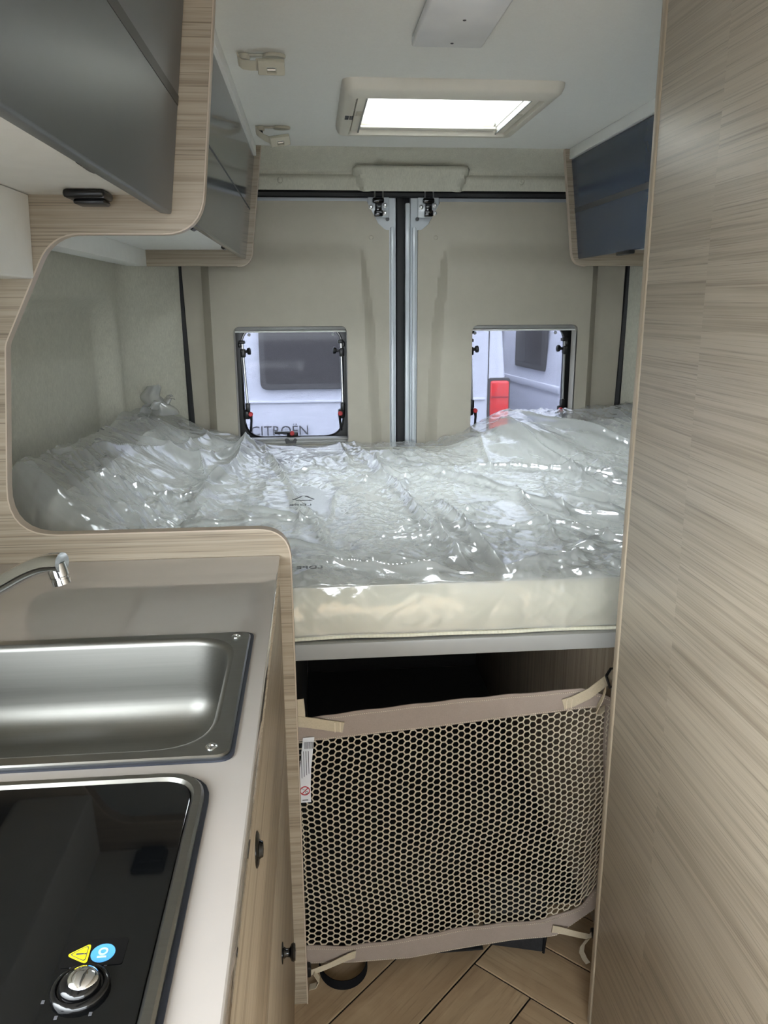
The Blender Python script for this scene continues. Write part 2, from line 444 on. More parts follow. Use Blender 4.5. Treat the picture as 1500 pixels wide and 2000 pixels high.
# floor: dark sub-floor with herringbone planks
fl = G().box((XL-0.08, YF, -0.05), (XR+0.08, YR+0.06, -0.0035)).mesh('floor', False)
floor = struct(obj('floor', fl, 'joint'), 'van floor of herringbone oak-look planks')
def build_planks():
    wd = 0.136; n = 5; g = 0.0021
    s0, t0 = 1.194, -0.621; r2 = math.sqrt(0.5)
    def to_xy(x, y):
        s = s0+(x-n)*wd; t = t0-y*wd
        return Vector(((s+t)*r2, (s-t)*r2))
    lim = (XL, XR, -1.85, YR)
    def add(x0, x1, y0, y1):
        c = to_xy((x0+x1)/2, (y0+y1)/2)
        if not (lim[0]-0.5 < c.x < lim[1]+0.5 and lim[2]-0.5 < c.y < lim[3]+0.5): return
        along_s = (x1-x0) > (y1-y0)
        L = max(x1-x0, y1-y0)*wd/2-g; W = wd/2-g; ch = 0.0012
        rot = math.radians(45 if along_s else -45)
        bm = bmesh.new()
        top = [(-L+ch,-W+ch,0),(L-ch,-W+ch,0),(L-ch,W-ch,0),(-L+ch,W-ch,0)]
        mid = [(-L,-W,-ch),(L,-W,-ch),(L,W,-ch),(-L,W,-ch)]; bot = [(a,b,-0.0034) for a,b,_ in mid]
        vs = [bm.verts.new(p) for p in top+mid+bot]
        bm.faces.new(vs[0:4])
        for k in range(4):
            j = (k+1) % 4
            bm.faces.new((vs[4+k], vs[4+j], vs[j], vs[k])); bm.faces.new((vs[8+k], vs[8+j], vs[4+j], vs[4+k]))
        M = Matrix.Translation((c.x, c.y, 0)) @ Matrix.Rotation(rot, 4, 'Z'); Mi = M.inverted()
        for co, no in (((lim[0],0,0),(1,0,0)),((lim[1],0,0),(-1,0,0)),((0,lim[2],0),(0,1,0)),((0,lim[3],0),(0,-1,0))):
            geom = list(bm.verts)+list(bm.edges)+list(bm.faces)
            bmesh.ops.bisect_plane(bm, geom=geom, plane_co=Mi @ Vector(co), plane_no=Mi.to_3x3() @ Vector(no), clear_inner=True)
        if len(bm.faces) < 1: bm.free(); return
        me = bpy.data.meshes.new('plank'); bm.to_mesh(me); bm.free()
        o = bpy.data.objects.new('plank', me); COL.objects.link(o); me.materials.append(MT['plank'])
        o.parent = floor; o.location = (c.x, c.y, 0); o.rotation_euler = (0, 0, rot)
    for k in range(-26, 27):
        for m_ in range(-4, 5):
            x = k+2*n*m_
            add(x, x+n, k, k+1)
            add(x+n, x+n+1, k-n+1, k+1)
build_planks()

# ceiling with the opening for the roof light
RX0, RX1, RY0, RY1 = 0.146, 0.527, 2.010, 2.412
ce = plate([(XL-0.2, YF), (XR+0.2, YF), (XR+0.2, 2.76), (XL-0.2, 2.76)], (0, 0, ZC+0.05), (1, 0, 0), (0, 1, 0), 0.05,
           [rrect(RX0, RY0, RX1, RY1, 0.03)])
struct(obj('ceiling', ce, 'ceiling'), 'white fabric-lined van ceiling')
# outer roof skin closing the gap over the rear headliner
struct(obj('wall_rear', G().box((XL-0.2, 2.762, 1.862), (XR+0.2, 3.06, 1.95)).box((XL-0.2, 2.935, -0.05), (-0.475, 3.02, 1.90))
           .box((XC*2+0.475, 2.935, -0.05), (XR+0.2, 3.02, 1.90)).box((XL-0.2, 2.935, 1.74), (XR+0.2, 3.02, 1.862)).mesh('w', False), 'paint_grey'),
       'painted steel body frame around the rear doors')

def side_wall(sign, post=False):
    """felt lined side wall with a pressed recess above the bed and the corner post turning in to the door seal"""
    ys = np.linspace(2.64, YR+0.035, 40) if post else np.concatenate([np.linspace(0.42 if sign < 0 else YF, 1.3, 30), np.linspace(1.32, 2.64, 90)])
    zs = np.concatenate([np.linspace(-0.05, 0.8, 10), np.linspace(0.82, ZC+0.04, 90)])
    Y, Z = np.meshgrid(ys, zs, indexing='ij')
    rec = sstep(Y, 1.32, 1.36)*(1-sstep(Y, 2.53, 2.62))*(1-sstep(Z, 1.345, 1.385))
    # soften the corner of the recess
    cr = np.hypot(np.maximum(Y-2.45, 0), np.maximum(Z-1.25, 0)); rec = np.minimum(rec, 1-sstep(cr, 0.085, 0.155))
    d = 0.060*rec
    tin = sstep(Y, 2.62, YR+0.02)*(Y > 2.6401)
    d = d-0.165*tin**1.15
    X = (XL-d) if sign < 0 else (XR+d)
    me = grid_mesh(np.stack([X, Y, Z], -1), flip=sign > 0)
    me = eval_mods(me, [('SOLIDIFY', dict(thickness=0.05, offset=-1))])
    return finish(me, True, 60)
struct(obj('wall_left', side_wall(-1), 'felt'), 'greige felt-lined side wall with a pressed recess')
struct(obj('wall_right', side_wall(1), 'felt'), 'greige felt-lined side wall behind the wardrobe')
struct(obj('trim_5', side_wall(-1, True), 'felt'), 'felt-lined corner post left of the rear doors')
struct(obj('trim_6', side_wall(1, True), 'felt'), 'felt-lined corner post right of the rear doors')

struct(obj('trim_7', G().box((XL-0.06, YF, 1.66), (XL, 0.42, ZC+0.03)).mesh('t', False), 'felt'), 'felt-lined header over the open sliding doorway')

# unseen low block added behind the viewer, keeps bright front out of the panes
struct(obj('front_block', G().rbox((XL, YF-0.06, 0.0), (XR, YF, 1.02), 0.03).mesh(), 'shade_black'), 'added dark low block towards the driving cab, unseen')

# moulded headliner across the top of the rear doors
def headliner():
    xs = np.linspace(-0.52, 1.21, 150); ts = np.linspace(0, 1, 50)
    X, T = np.meshgrid(xs, ts, indexing='ij')
    # profile from the ceiling edge down to the seal
    Y = 2.745+0.10*sstep(T, 0.0, 0.55)+0.02*T
    Z = ZC+0.012-0.128*T
    u = (X-0.345)
    half = 0.195-0.028*np.clip((T-0.45)/0.55, 0, 1)
    box = sstep(half-np.abs(u), 0.0, 0.014)*sstep(T, 0.42, 0.52)
    up = sstep(0.135-np.abs(u), 0.0, 0.012)*(1-sstep(T, 0.42, 0.5))*sstep(T, 0.02, 0.1)
    Y = Y-0.045*box+0.012*up
    Z = Z-0.006*box*sstep(T, 0.8, 1.0)
    Y = Y-0.015*sstep(T, 0.62, 0.75)*(1-box)
    me = grid_mesh(np.stack([X, Y, Z], -1))
    me = eval_mods(me, [('SOLIDIFY', dict(thickness=0.008, offset=-1))])
    return finish(me, True, 60)
hl = struct(obj('trim_1', headliner(), 'felt'), 'moulded greige felt headliner above the rear doors')
for x, z in ((-0.10, 1.822), (0.32, 1.826), (0.75, 1.822), (-0.09, 1.752), (0.72, 1.752)):
    g = G().lathe((x, 2.80 if z > 1.8 else 2.838, z), (0, -1, 0.2), [(0.0, -0.01), (0.009, -0.01), (0.009, 0.004), (0.006, 0.007), (0.0, 0.008)], 12)
    obj('trim_clip', g.mesh(), 'felt', hl)

# rubber seal around the door opening
def seal_path():
    L = [(-0.428, 0.02), (-0.430, 0.75), (-0.436, 1.0), (-0.448, 1.475), (-0.440, 1.62)]
    for k in range(7):
        a = math.pi-k*math.pi/12; L.append((-0.34+0.095*math.cos(a), 1.625+0.095*math.sin(a)))
    R_ = [(2*XC-x, z) for x, z in reversed(L)]
    return [(x, 2.893, z) for x, z in L+R_]
g = G(); g.tube(seal_path(), 0.0145, 8, flat=1.0)
struct(obj('trim_2', g.mesh(), 'rubber'), 'black rubber seal around the rear door opening')

# ------------------------------------------------------------------ rear doors
WZ0, WZ1 = 0.868, 1.282
def build_door(idx, sx):
    """sx = -1 door on the picture's left, +1 on the right; coordinates mirrored about the middle XC0"""
    X0 = 0.325
    def mx(x): return x if sx < 0 else 2*X0-x
    def loop(pts): return [(mx(a), b) for a, b in pts] if sx < 0 else [(mx(a), b) for a, b in reversed(pts)]
    d = thing('door_%d' % idx, (mx(-0.05), YR, 0), 'rear van door with beige lining and %s' % ('a window onto a white van door' if sx < 0 else 'a window onto a red tail lamp'), None, None, 'structure')
    wx0, wx1 = (-0.268, 0.122)
    if sx > 0: wx0, wx1 = 2*X0-0.947, 2*X0-0.566
    hole = rrect(wx0-0.012, WZ0-0.012, wx1+0.012, WZ1+0.012, 0.03)
    # steel frame
    fr = [(-0.485, 0.02), (0.300, 0.02), (0.300, 1.735), (-0.485, 1.735)]
    obj('door_frame', plate(loop(fr), (0, YR+0.006, 0), (1,0,0), (0,0,1), 0.05, [loop(hole)], 0.003), 'paint_grey', d)
    # pressed grey edge flange next to the middle gap
    obj('edge_flange', G().rbox((mx(0.287)-0.006, YR-0.006, 0.05), (mx(0.287)+0.006, YR+0.01, 1.612), 0.003).mesh(), 'paint_grey', d)
    # beige lining board, embossed, with its window opening
    xs = np.linspace(-0.47, 0.275, 76); zs = np.linspace(0.05, 1.694, 150)
    X, Z = np.meshgrid(xs, zs, indexing='ij')
    dep = 0.030*sstep(Z, 0.0, 1.0)*0+0.0
    rr = 0.173+(1.551-Z)*0.055                      # right shoulder line runs outwards going down
    wide = 0.012+0.028*sstep(1.60-Z, 0.0, 0.35)
    raised = (1-sstep(X, rr-wide*0.2, rr+wide))*sstep(X, -0.375, -0.340)
    fade = 1-sstep(Z, 1.46, 1.57)
    dep = 0.036*raised*fade
    Yp = YR-0.012-dep
    P = np.stack([np.vectorize(mx)(X), Yp, Z], -1)
    me = grid_mesh(P, flip=(sx > 0))
    # notch the top inner corner for the latch plate
    cut1 = plate(loop(rpoly([(0.168, 1.75), (0.34, 1.75), (0.34, 1.602), (0.262, 1.602, 0.02), (0.238, 1.622, 0.012)])), (0, YR-0.10, 0), (1,0,0), (0,0,1), 0.2)
    cut2 = plate(loop(rrect(wx0, WZ0, wx1, WZ1, 0.022)), (0, YR-0.10, 0), (1,0,0), (0,0,1), 0.2)
    me = eval_mods(me, [('SOLIDIFY', dict(thickness=0.014, offset=-1.0)),
                        ('BOOLEAN', dict(operation='DIFFERENCE', solver='EXACT', cutter=cut1)),
                        ('BOOLEAN', dict(operation='DIFFERENCE', solver='EXACT', cutter=cut2))])
    lin_ = obj('lining_board', finish(me, True, 25), 'door_trim', d)
    # window reveal
    n = 28
    lo = rrect(wx0, WZ0, wx1, WZ1, 0.022); hi = rrect(wx0-0.008, WZ0-0.008, wx1+0.008, WZ1+0.008, 0.026)
    g = G(); g.loft([[(mx(a), YR-0.046, b) for a, b in lo], [(mx(a), YR+0.02, b) for a, b in lo], [(mx(a), YR+0.04, b) for a, b in hi]])
    obj('window_reveal', g.mesh(), 'cream_plastic', d)
    # trim plug
    obj('trim_plug', G().lathe((mx(0.213), YR-0.012, 1.577), (0,-1,0), [(0, -0.004), (0.0075, -0.004), (0.0075, 0.0), (0.006, 0.0018), (0, 0.002)], 16).mesh(), 'door_trim', d)
    # latch in the corner
    cx = 0.239 if sx < 0 else 0.411
    plate_ = obj('latch_plate', G().rbox((cx-0.037, YR-0.010, 1.642), (cx+0.037, YR-0.003, 1.722), 0.006).mesh(), 'paint_grey', d)
    for bx, bz in ((cx-0.026, 1.676), (cx+0.022, 1.682), (cx+0.022, 1.657)):
        obj('bolt', G().lathe((bx, YR-0.010, bz), (0,-1,0), [(0.008,0),(0.008,0.003),(0.005,0.004),(0.005,0.0075),(0.003,0.009),(0,0.009)], 14).mesh(), 'alu', plate_)
    obj('drain_hole', G().lathe((cx+(0.031 if sx < 0 else -0.038), YR-0.0065, 1.638), (0,-1,0), [(0.0065,-0.004),(0.0065,0.0012),(0.005,0.0015),(0,0.0006)], 14).mesh(), 'black', d)
    la = obj('latch', G().rbox((cx-0.013, YR-0.032, 1.650), (cx+0.010, YR-0.008, 1.690), 0.004)
             .rbox((cx-0.016, YR-0.038, 1.644), (cx+0.013, YR-0.012, 1.664), 0.003)
             .rbox((cx-0.022, YR-0.034, 1.686), (cx+0.018, YR-0.012, 1.704), 0.006)
             .lathe((cx-0.001, YR-0.03, 1.683), (1,0,0), [(0.006,-0.009),(0.006,0.009)], 10).mesh(), 'black_gloss', d)
    obj('striker_loop', G().tube([(cx-0.014, YR-0.022, 1.735), (cx-0.014, YR-0.024, 1.704), (cx-0.010, YR-0.026, 1.697),
                                  (cx+0.010, YR-0.026, 1.697), (cx+0.014, YR-0.024, 1.704), (cx+0.014, YR-0.022, 1.735)], 0.0028, 8).mesh(), 'alu', la)
    return d
build_door(1, -1); build_door(2, 1)
# middle seal between the doors, and the closed door edges behind it
struct(obj('trim_8', G().rbox((0.290, YR+0.034, 0.02), (0.360, YR+0.06, 1.75), 0.002).mesh(), 'rubber'), 'dark rebate behind the meeting edges of the rear doors')
struct(obj('trim_3', G().rbox((0.302, YR+0.0, 0.02), (0.331, YR+0.03, 1.732), 0.006).mesh(), 'rubber'), 'black rubber strip in the gap between the rear doors')
struct(obj('trim_4', G().rbox((0.3315, YR-0.012, 0.02), (0.3475, YR+0.03, 1.690), 0.004).mesh(), 'paint_grey'), 'grey steel edge beside the rubber strip between the doors')

# ------------------------------------------------------------------ rear door windows
def build_window(idx, dx, what):
    w_ = thing('window_%d' % idx, (-0.073+dx, 2.95, WZ0), 'hinged acrylic rear window with %s' % what, None, None, 'structure')
    x0, x1, z0, z1 = -0.268+dx, 0.122+dx, WZ0, WZ1
    YP = 2.985
    # black frame with rounded inner opening
    obj('window_frame', plate(rrect(x0-0.03, z0-0.03, x1+0.03, z1+0.03, 0.03), (0, YP-0.03, 0), (1,0,0), (0,0,1), 0.03,
        [rrect(x0+0.014, z0+0.012, x1-0.012, z1-0.002, 0.075, 8)], 0.003), 'black', w_)
    obj('rubber_lip', plate(rrect(x0+0.012, z0+0.010, x1-0.010, z1, 0.077, 8), (0, YP-0.036, 0), (1,0,0), (0,0,1), 0.006,
        [rrect(x0+0.019, z0+0.017, x1-0.017, z1-0.007, 0.070, 8)], 0.002), 'black_gloss', w_)
    obj('pane', plate(rrect(x0+0.004, z0-0.01, x1-0.004, z1+0.01, 0.06), (0, YP, 0), (1,0,0), (0,0,1), 0.003), 'pane', w_)
    # blind cassette at the top and rail at the bottom
    cs = obj('blind_cassette', G().rbox((x0+0.001, YR-0.022, z1-0.014), (x1-0.001, YR+0.03, z1-0.001), 0.003).mesh(), 'alu_paint', w_)
    obj('blind_rail', G().rbox((x0+0.002, YR-0.026, z1-0.021), (x1-0.002, YR+0.0, z1-0.0145), 0.002).mesh(), 'white_panel', cs)
    br = obj('bottom_rail', G().rbox((x0+0.001, YR-0.02, z0), (x1-0.001, YR+0.03, z0+0.010), 0.003)
             .rbox((x0+0.001, YR-0.012, z0+0.010), (x1-0.001, YR+0.03, z0+0.017), 0.002).mesh(), 'alu_paint', w_)
    for s, top, bot in ((-1, (x0+0.020, 1.226), (x0+0.030, 1.008)), (1, (x1-0.018, 1.226), (x1-0.015, 1.006))):
        st = obj('stay', G().tube([(top[0], YP-0.045, top[1]), (bot[0], YP-0.045, bot[1])], 0.0042, 10).mesh(), 'alu', w_)
        obj('stay_bracket', G().rbox((top[0]-0.012, YP-0.056, top[1]-0.006), (top[0]+0.010, YP-0.03, top[1]+0.006), 0.003)
            .rbox((top[0]-(0.014 if s < 0 else -0.004), YP-0.052, top[1]-0.018), (top[0]-(0.004 if s < 0 else -0.014), YP-0.03, top[1]), 0.002).mesh(), 'black', st)
        kz = top[1]-0.036
        obj('clamp', G().rbox((top[0]-0.007, YP-0.058, kz-0.017), (top[0]+0.011, YP-0.034, kz+0.013), 0.004).mesh(), 'black', st)
        obj('clamp_knob', G().lathe((top[0]-s*0.008, YP-0.047, kz+0.003), (-s, 0, 0.1), [(0.005, 0), (0.0055, 0.008), (0.010, 0.009), (0.0125, 0.013), (0.0125, 0.02), (0.009, 0.022), (0, 0.022)], 12).mesh(), 'black', st)
        lx = bot[0]-s*0.004
        hd = obj('lever_mount', G().rbox((bot[0]-0.008, YP-0.055, bot[1]-0.03), (bot[0]+0.008, YP-0.03, bot[1]+0.002), 0.004)
                 .rbox((bot[0]-0.018, YP-0.05, bot[1]-0.058), (bot[0]+0.008, YP-0.03, bot[1]-0.022), 0.008).mesh(), 'black', w_)
        obj('lever', G().tube([(lx+0.006*-s, YP-0.058, bot[1]-0.036), (lx+0.008*-s, YP-0.062, bot[1]-0.06), (lx+0.006*-s, YP-0.064, bot[1]-0.082), (lx+0.004*-s, YP-0.062, bot[1]-0.099)], [0.009, 0.0055, 0.0055, 0.0062], 8, 0.8).mesh(), 'black', hd)
        obj('release_button', G().lathe((lx+0.006*-s, YP-0.060, bot[1]-0.037), (0,-1,0), [(0.0085,-0.004),(0.0085,0.006),(0.006,0.009),(0,0.009)], 14).mesh(), 'red', hd)
    cx = (x0+x1)/2-0.008
    hd = obj('lever_mount', G().rbox((cx-0.02, YP-0.055, z0+0.014), (cx+0.022, YP-0.03, z0+0.034), 0.006).mesh(), 'black', w_)
    obj('lever', G().tube([(cx, YP-0.058, z0+0.032), (cx-0.022, YP-0.062, z0+0.034), (cx-0.045, YP-0.064, z0+0.034), (cx-0.062, YP-0.062, z0+0.033)], [0.0085, 0.0055, 0.0055, 0.0062], 8, 0.8).mesh(), 'black', hd)
    obj('release_button', G().lathe((cx, YP-0.060, z0+0.031), (0,-1,0), [(0.0085,-0.004),(0.0085,0.006),(0.006,0.009),(0,0.009)], 14).mesh(), 'red', hd)
    obj('lever_keeper', plate(rpoly([(cx-0.026, z0+0.020, 0.006), (cx-0.012, z0+0.018), (cx-0.008, z0+0.010), (cx+0.004, z0+0.010), (cx+0.008, z0+0.018), (cx+0.018, z0+0.020, 0.006), (cx+0.014, z0-0.004, 0.008), (cx-0.022, z0-0.004, 0.008)]), (0, YR-0.022, 0), (1,0,0), (0,0,1), 0.008, (), 0.002), 'stripe_grey', hd)
    for sx_ in (x0+0.043, x1-0.043):
        obj('screw_cap', G().lathe((sx_, YP-0.004, z1-0.032), (0,-1,0), [(0.006,0),(0.006,0.003),(0.004,0.005),(0,0.005)], 12).mesh(), 'tag', w_)
build_window(1, 0.0, 'a white van rear door behind it')
build_window(2, 0.8255, 'a red tail lamp behind it')

# ------------------------------------------------------------------ kitchen partition and overhead cabinets
YP0 = 1.31
part_pts = [(-0.045, 0.0, 0), (-0.047, 0.990, 0.055), (-0.508, 0.990, 0.075), (-0.474, 1.300, 0.04), (-0.388, 1.464, 0.075),
            (-0.164, 1.464, 0.065), (-0.122, ZC, 0), (XL+0.004, ZC, 0), (XL+0.004, 0.0, 0)]
part_out = rpoly(part_pts, 8)
pt = thing('partition_panel', (-0.30, YP0, 0), 'tall ash-wood partition with a large rounded opening between kitchen and bed', 'partition')
obj('panel', xz_plate(part_out, YP0, 0.018, (), 0.0006), 'wood_x', pt)
def edge_band(name, path, y0, y1, parent, mat='band', t=0.0022):
    """thin banding glued on the outer edge of a board (2D path in X, Z)"""
    n = len(path); rings = []
    for i, (a, b) in enumerate(path):
        d = Vector(path[min(i+1, n-1)])-Vector(path[max(i-1, 0)]); d.normalize(); nr = Vector((d.y, -d.x))*t
        rings.append([(a, y0, b), (a, y1, b), (a+nr.x, y1, b+nr.y), (a+nr.x, y0, b+nr.y)])
    return obj(name, G().loft(rings, True, True).mesh(), mat, parent)
i_end = next(i for i, p in enumerate(part_out) if abs(p[1]-ZC) < 1e-6)
edge_band('edge_band', part_out[:i_end+1], YP0-0.0015, YP0+0.0195, pt)

SL = 0.130                                             # front lean of the wall cabinets
def front_x(z): return -0.165-(1.802-z)*SL             # plane of the left cabinet doors
def lean_plate(x_at, z0, z1, y0, y1, thick, bevel, mirror=False, r=0.006):
    """board lying in the leaning front plane; a = along Y, b = up the slope"""
    L = (z1-z0)*math.sqrt(1+SL*SL)
    up = Vector((SL, 0, 1)).normalized()
    o = Vector((x_at(z0), y0, z0)); u = Vector((0, 1, 0)); out = rrect(0, 0, y1-y0, L, r)
    me = plate(out, o, u, up, thick, (), bevel, 2)     # u x v points to +X
    if mirror:
        me.transform(Matrix(((-1,0,0,2*XC),(0,1,0,0),(0,0,1,0),(0,0,0,1)))); me.flip_normals()
    return me
def mirror_mesh(me):
    me.transform(Matrix(((-1,0,0,2*XC),(0,1,0,0),(0,0,1,0),(0,0,0,1)))); me.flip_normals(); return me
def catch(parent, x, y, z, s=1.0, mirror=False, name='door_catch'):
    g = G(); g.rbox((x-0.004*s, y-0.058*s, z-0.006*s), (x+0.004*s, y+0.030*s, z+0.004), 0.002)
    prof = rpoly([(0.006, 0.0, 0.002), (0.010, -0.006, 0.003), (-0.002, -0.017, 0.004), (-0.011, -0.013, 0.004), (-0.006, 0.0, 0.002)], 4)
    rings = [[(x+a*s*k, y+t*s, z+b*s*k) for a, b in prof] for t, k in ((-0.030, 0.55), (-0.026, 0.95), (0.010, 1.0), (0.034, 0.75), (0.037, 0.45))]
    g.loft(rings, True, True)
    me = g.mesh()
    if mirror: me = mirror_mesh(me)
    return obj(name, me, 'black', parent)
def door_with_stripe(parent, z0, z1, y0, y1, mat, mirror=False, sz=1.640, sh=0.013):
    d = obj('cabinet_door', lean_plate(front_x, z0, z1, y0, y1, 0.018, 0.003, mirror), mat, parent)
    def fx(z): return front_x(z)+0.0006
    obj('inlay_stripe', lean_plate(fx, sz, sz+sh, y0+0.002, y1-0.002, 0.004, 0.0, mirror, 0.0), 'stripe_grey', d)
    return d
# near cabinet over the kitchen
c1 = thing('wall_cabinet', (-0.40, 0.65, 1.45), 'grey overhead cabinet above the sink with a white underside, nearest the viewer', 'cabinet')
obj('bottom_board', G().rbox((XL+0.02, -0.02, 1.518), (-0.205, YP0-0.001, 1.534), 0.001).mesh(), 'white_panel', c1)
obj('back_board', G().rbox((XL+0.02, -0.02, 1.534), (XL+0.03, YP0-0.001, ZC-0.002), 0.001).mesh(), 'white_panel', c1)
obj('side_board', G().rbox((XL+0.03, -0.03, 1.50), (-0.20, -0.014, ZC-0.004), 0.001).mesh(), 'wood_x', c1)
door_with_stripe(c1, 1.490, 1.800, -0.01, YP0-0.006, 'grey_satin')
obj('top_fillet', G().rbox((-0.185, -0.02, 1.802), (-0.160, YP0-0.001, ZC-0.001), 0.001).mesh(), 'white_panel', c1)
catch(c1, -0.226, 0.94, 1.516, 1.2); catch(c1, -0.226, 0.35, 1.516, 1.2)
# white pelmet under it
pl = G(); prof = rpoly([(XL+0.02, 1.517), (-0.414, 1.517), (-0.419, 1.398, 0.004), (-0.47, 1.398, 0.02), (-0.55, 1.40, 0.03), (XL+0.02, 1.45)], 5)
pl.loft([[(a, 0.0, b) for a, b in prof], [(a, YP0-0.002, b) for a, b in prof]], True, True)
tag(obj('pelmet', pl.mesh(), 'white_panel'), 'white pelmet box hanging under the nearest overhead cabinet', 'pelmet')

# black fitting below the cabinet
ft = thing('spot_lamp', (-0.317, 1.265, 1.518), 'small black rounded spot fitting under the overhead cabinet by the partition', 'lamp')
obj('housing', G().rbox((-0.345, 1.236, 1.506), (-0.287, 1.294, 1.5178), 0.005, 3).mesh(), 'black', ft)
obj('lamp_head', G().rbox((-0.335, 1.250, 1.499), (-0.291, 1.292, 1.506), 0.0035, 2).mesh(), 'black', ft)

# cabinet above the bed on the picture's left, and its mirror twin on the right
def bed_cabinet(mirror, y_near, label, mat):
    mm = mirror_mesh if mirror else (lambda m: m)
    c = thing('wall_cabinet', (2*XC+0.38 if mirror else -0.38, 2.1, 1.477), label, 'cabinet', 'wall cabinets over the bed')
    end = rpoly([(-0.1435, ZC-0.001), (-0.190, 1.477, 0.05), (XL+0.02, 1.477), (XL+0.02, ZC-0.001)], 8)
    Y0 = 2.735
    obj('end_panel', mm(xz_plate(end, Y0, 0.018, (), 0.0006)), 'wood_x', c)
    k = [p for p in end if p[0] > -0.50]
    n = len(k); rings = []
    for i, (a, b) in enumerate(k):
        d = Vector(k[min(i+1, n-1)])-Vector(k[max(i-1, 0)]); d.normalize(); nr = Vector((-d.y, d.x))*0.002
        rings.append([(a, Y0-0.001, b), (a, Y0+0.019, b), (a+nr.x, Y0+0.019, b+nr.y), (a+nr.x, Y0-0.001, b+nr.y)])
    obj('edge_band', mm(G().loft(rings, True, True).mesh()), 'band', c)
    obj('bottom_board', mm(G().rbox((XL+0.02, y_near, 1.527), (-0.215, Y0-0.001, 1.541), 0.001).mesh()), 'white_panel', c)
    obj('back_board', mm(G().rbox((XL+0.02, y_near, 1.541), (XL+0.03, Y0-0.001, ZC-0.002), 0.001).mesh()), 'white_panel', c)
    obj('pelmet_strip', mm(G().rbox((XL+0.021, y_near, 1.477), (-0.521, Y0-0.001, 1.527), 0.001).mesh()), 'white_panel', c)
    obj('top_fillet', mm(G().rbox((-0.185, y_near, 1.808), (-0.158, Y0-0.001, ZC-0.001), 0.001).mesh()), 'white_panel', c)
    ym = (y_near+Y0)/2
    if mirror:
        door_with_stripe(c, 1.498, 1.806, y_near+0.004, Y0-0.004, mat, True, 1.642, 0.016)
    else:
        door_with_stripe(c, 1.498, 1.806, y_near+0.004, Y0-0.004, mat, False, 1.648, 0.004)
    if mirror:
        o = obj('door_catch', mirror_mesh(G().rbox((-0.204, 2.24, 1.488), (-0.186, 2.34, 1.498), 0.003).mesh()), 'black', c)
    else:
        for y in (1.78, 2.40): catch(c, -0.236, y, 1.522, 1.0)
    return c
bed_cabinet(False, 1.33, 'glossy grey overhead cabinet on the left above the wrapped mattress, beyond the partition', 'grey_gloss')
bed_cabinet(True, 1.24, 'slate-blue overhead cabinet on the right above the bed, partly hidden by the wardrobe', 'blue_gloss')

# ------------------------------------------------------------------ wardrobe on the right
wr = thing('wardrobe', (0.85, 0.4, 0), 'floor-to-ceiling ash-wood wardrobe wall filling the right edge', 'wardrobe')
obj('side_panel', G().rbox((0.500, -0.60, 0.0), (0.518, 1.1985, ZC-0.0008), 0.0008).mesh(), 'wood_wardrobe', wr)
obj('corner_post', G().rbox((0.4992, 1.2005, 0.0), (0.53, 1.220, ZC-0.0008), 0.004, 3).mesh(), 'wood_z', wr)
obj('end_panel', G().rbox((0.530, 1.202, 0.0), (XR-0.002, 1.219, ZC-0.0008), 0.001).mesh(), 'wood_x', wr)
obj('front_panel', G().rbox((0.520, -0.60, 0.0), (XR-0.002, -0.583, ZC-0.0008), 0.001).mesh(), 'wood_x', wr)

# ------------------------------------------------------------------ kitchen unit
KX = -0.066
ku = thing('kitchen_unit', (-0.33, 0.65, 0), 'ash-wood kitchen base unit under the worktop with black knobs', 'cabinet')
obj('carcass', G().rbox((XL+0.004, 0.0, 0.07), (KX-0.018, YP0-0.002, 0.780), 0.001).box((XL+0.004, 0.02, 0.0), (KX-0.05, YP0-0.004, 0.07)).mesh('c', False), 'wood_y', ku)
def kfront(name, y0, y1, z0, z1):
    return obj(name, G().rbox((KX-0.017, y0, z0), (KX, y1, z1), 0.002).mesh(), 'wood_y', ku)
dr = kfront('drawer_front', 0.405, YP0-0.004, 0.629, 0.912)
obj('pull', G().lathe((KX-0.001, 0.668, 0.853), (1,0,0), [(0.0,0.0),(0.017,0.0),(0.017,0.002),(0.014,0.0035),(0.009,0.004),(0.007,0.0075),(0,0.008)], 20).mesh(), 'black_gloss', dr)
do = kfront('unit_door', 0.405, YP0-0.004, 0.075, 0.624)
def knob(y, z, par):
    return obj('knob', G().lathe((KX-0.0005, y, z), (1,0,0), [(0,0),(0.0145,0),(0.0145,0.002),(0.008,0.003),(0.0058,0.007),(0.0062,0.011),(0.0115,0.014),(0.0125,0.017),(0.011,0.0195),(0,0.0205)], 20).mesh(), 'black_gloss', par)
knob(0.958, 0.458, do)
d2 = kfront('unit_door', 0.004, 0.400, 0.075, 0.912); knob(0.35, 0.62, d2)

# worktop with its sink cut-out
WT = 0.945
SX0, SX1, SY0, SY1 = -0.560, -0.088, 0.678, 0.972
wt = plate(rpoly([(XL+0.004, -0.01), (-0.0635, -0.01, 0.004), (-0.0635, YP0-0.002, 0.003), (XL+0.004, YP0-0.002)], 3), (0, 0, WT), (1,0,0), (0,1,0), 0.030,
           [rrect(SX0+0.012, SY0+0.012, SX1-0.012, SY1-0.012, 0.05)], 0.002)
tag(obj('worktop', wt, 'worktop'), 'glossy taupe kitchen worktop with sink and hob set in', 'worktop')

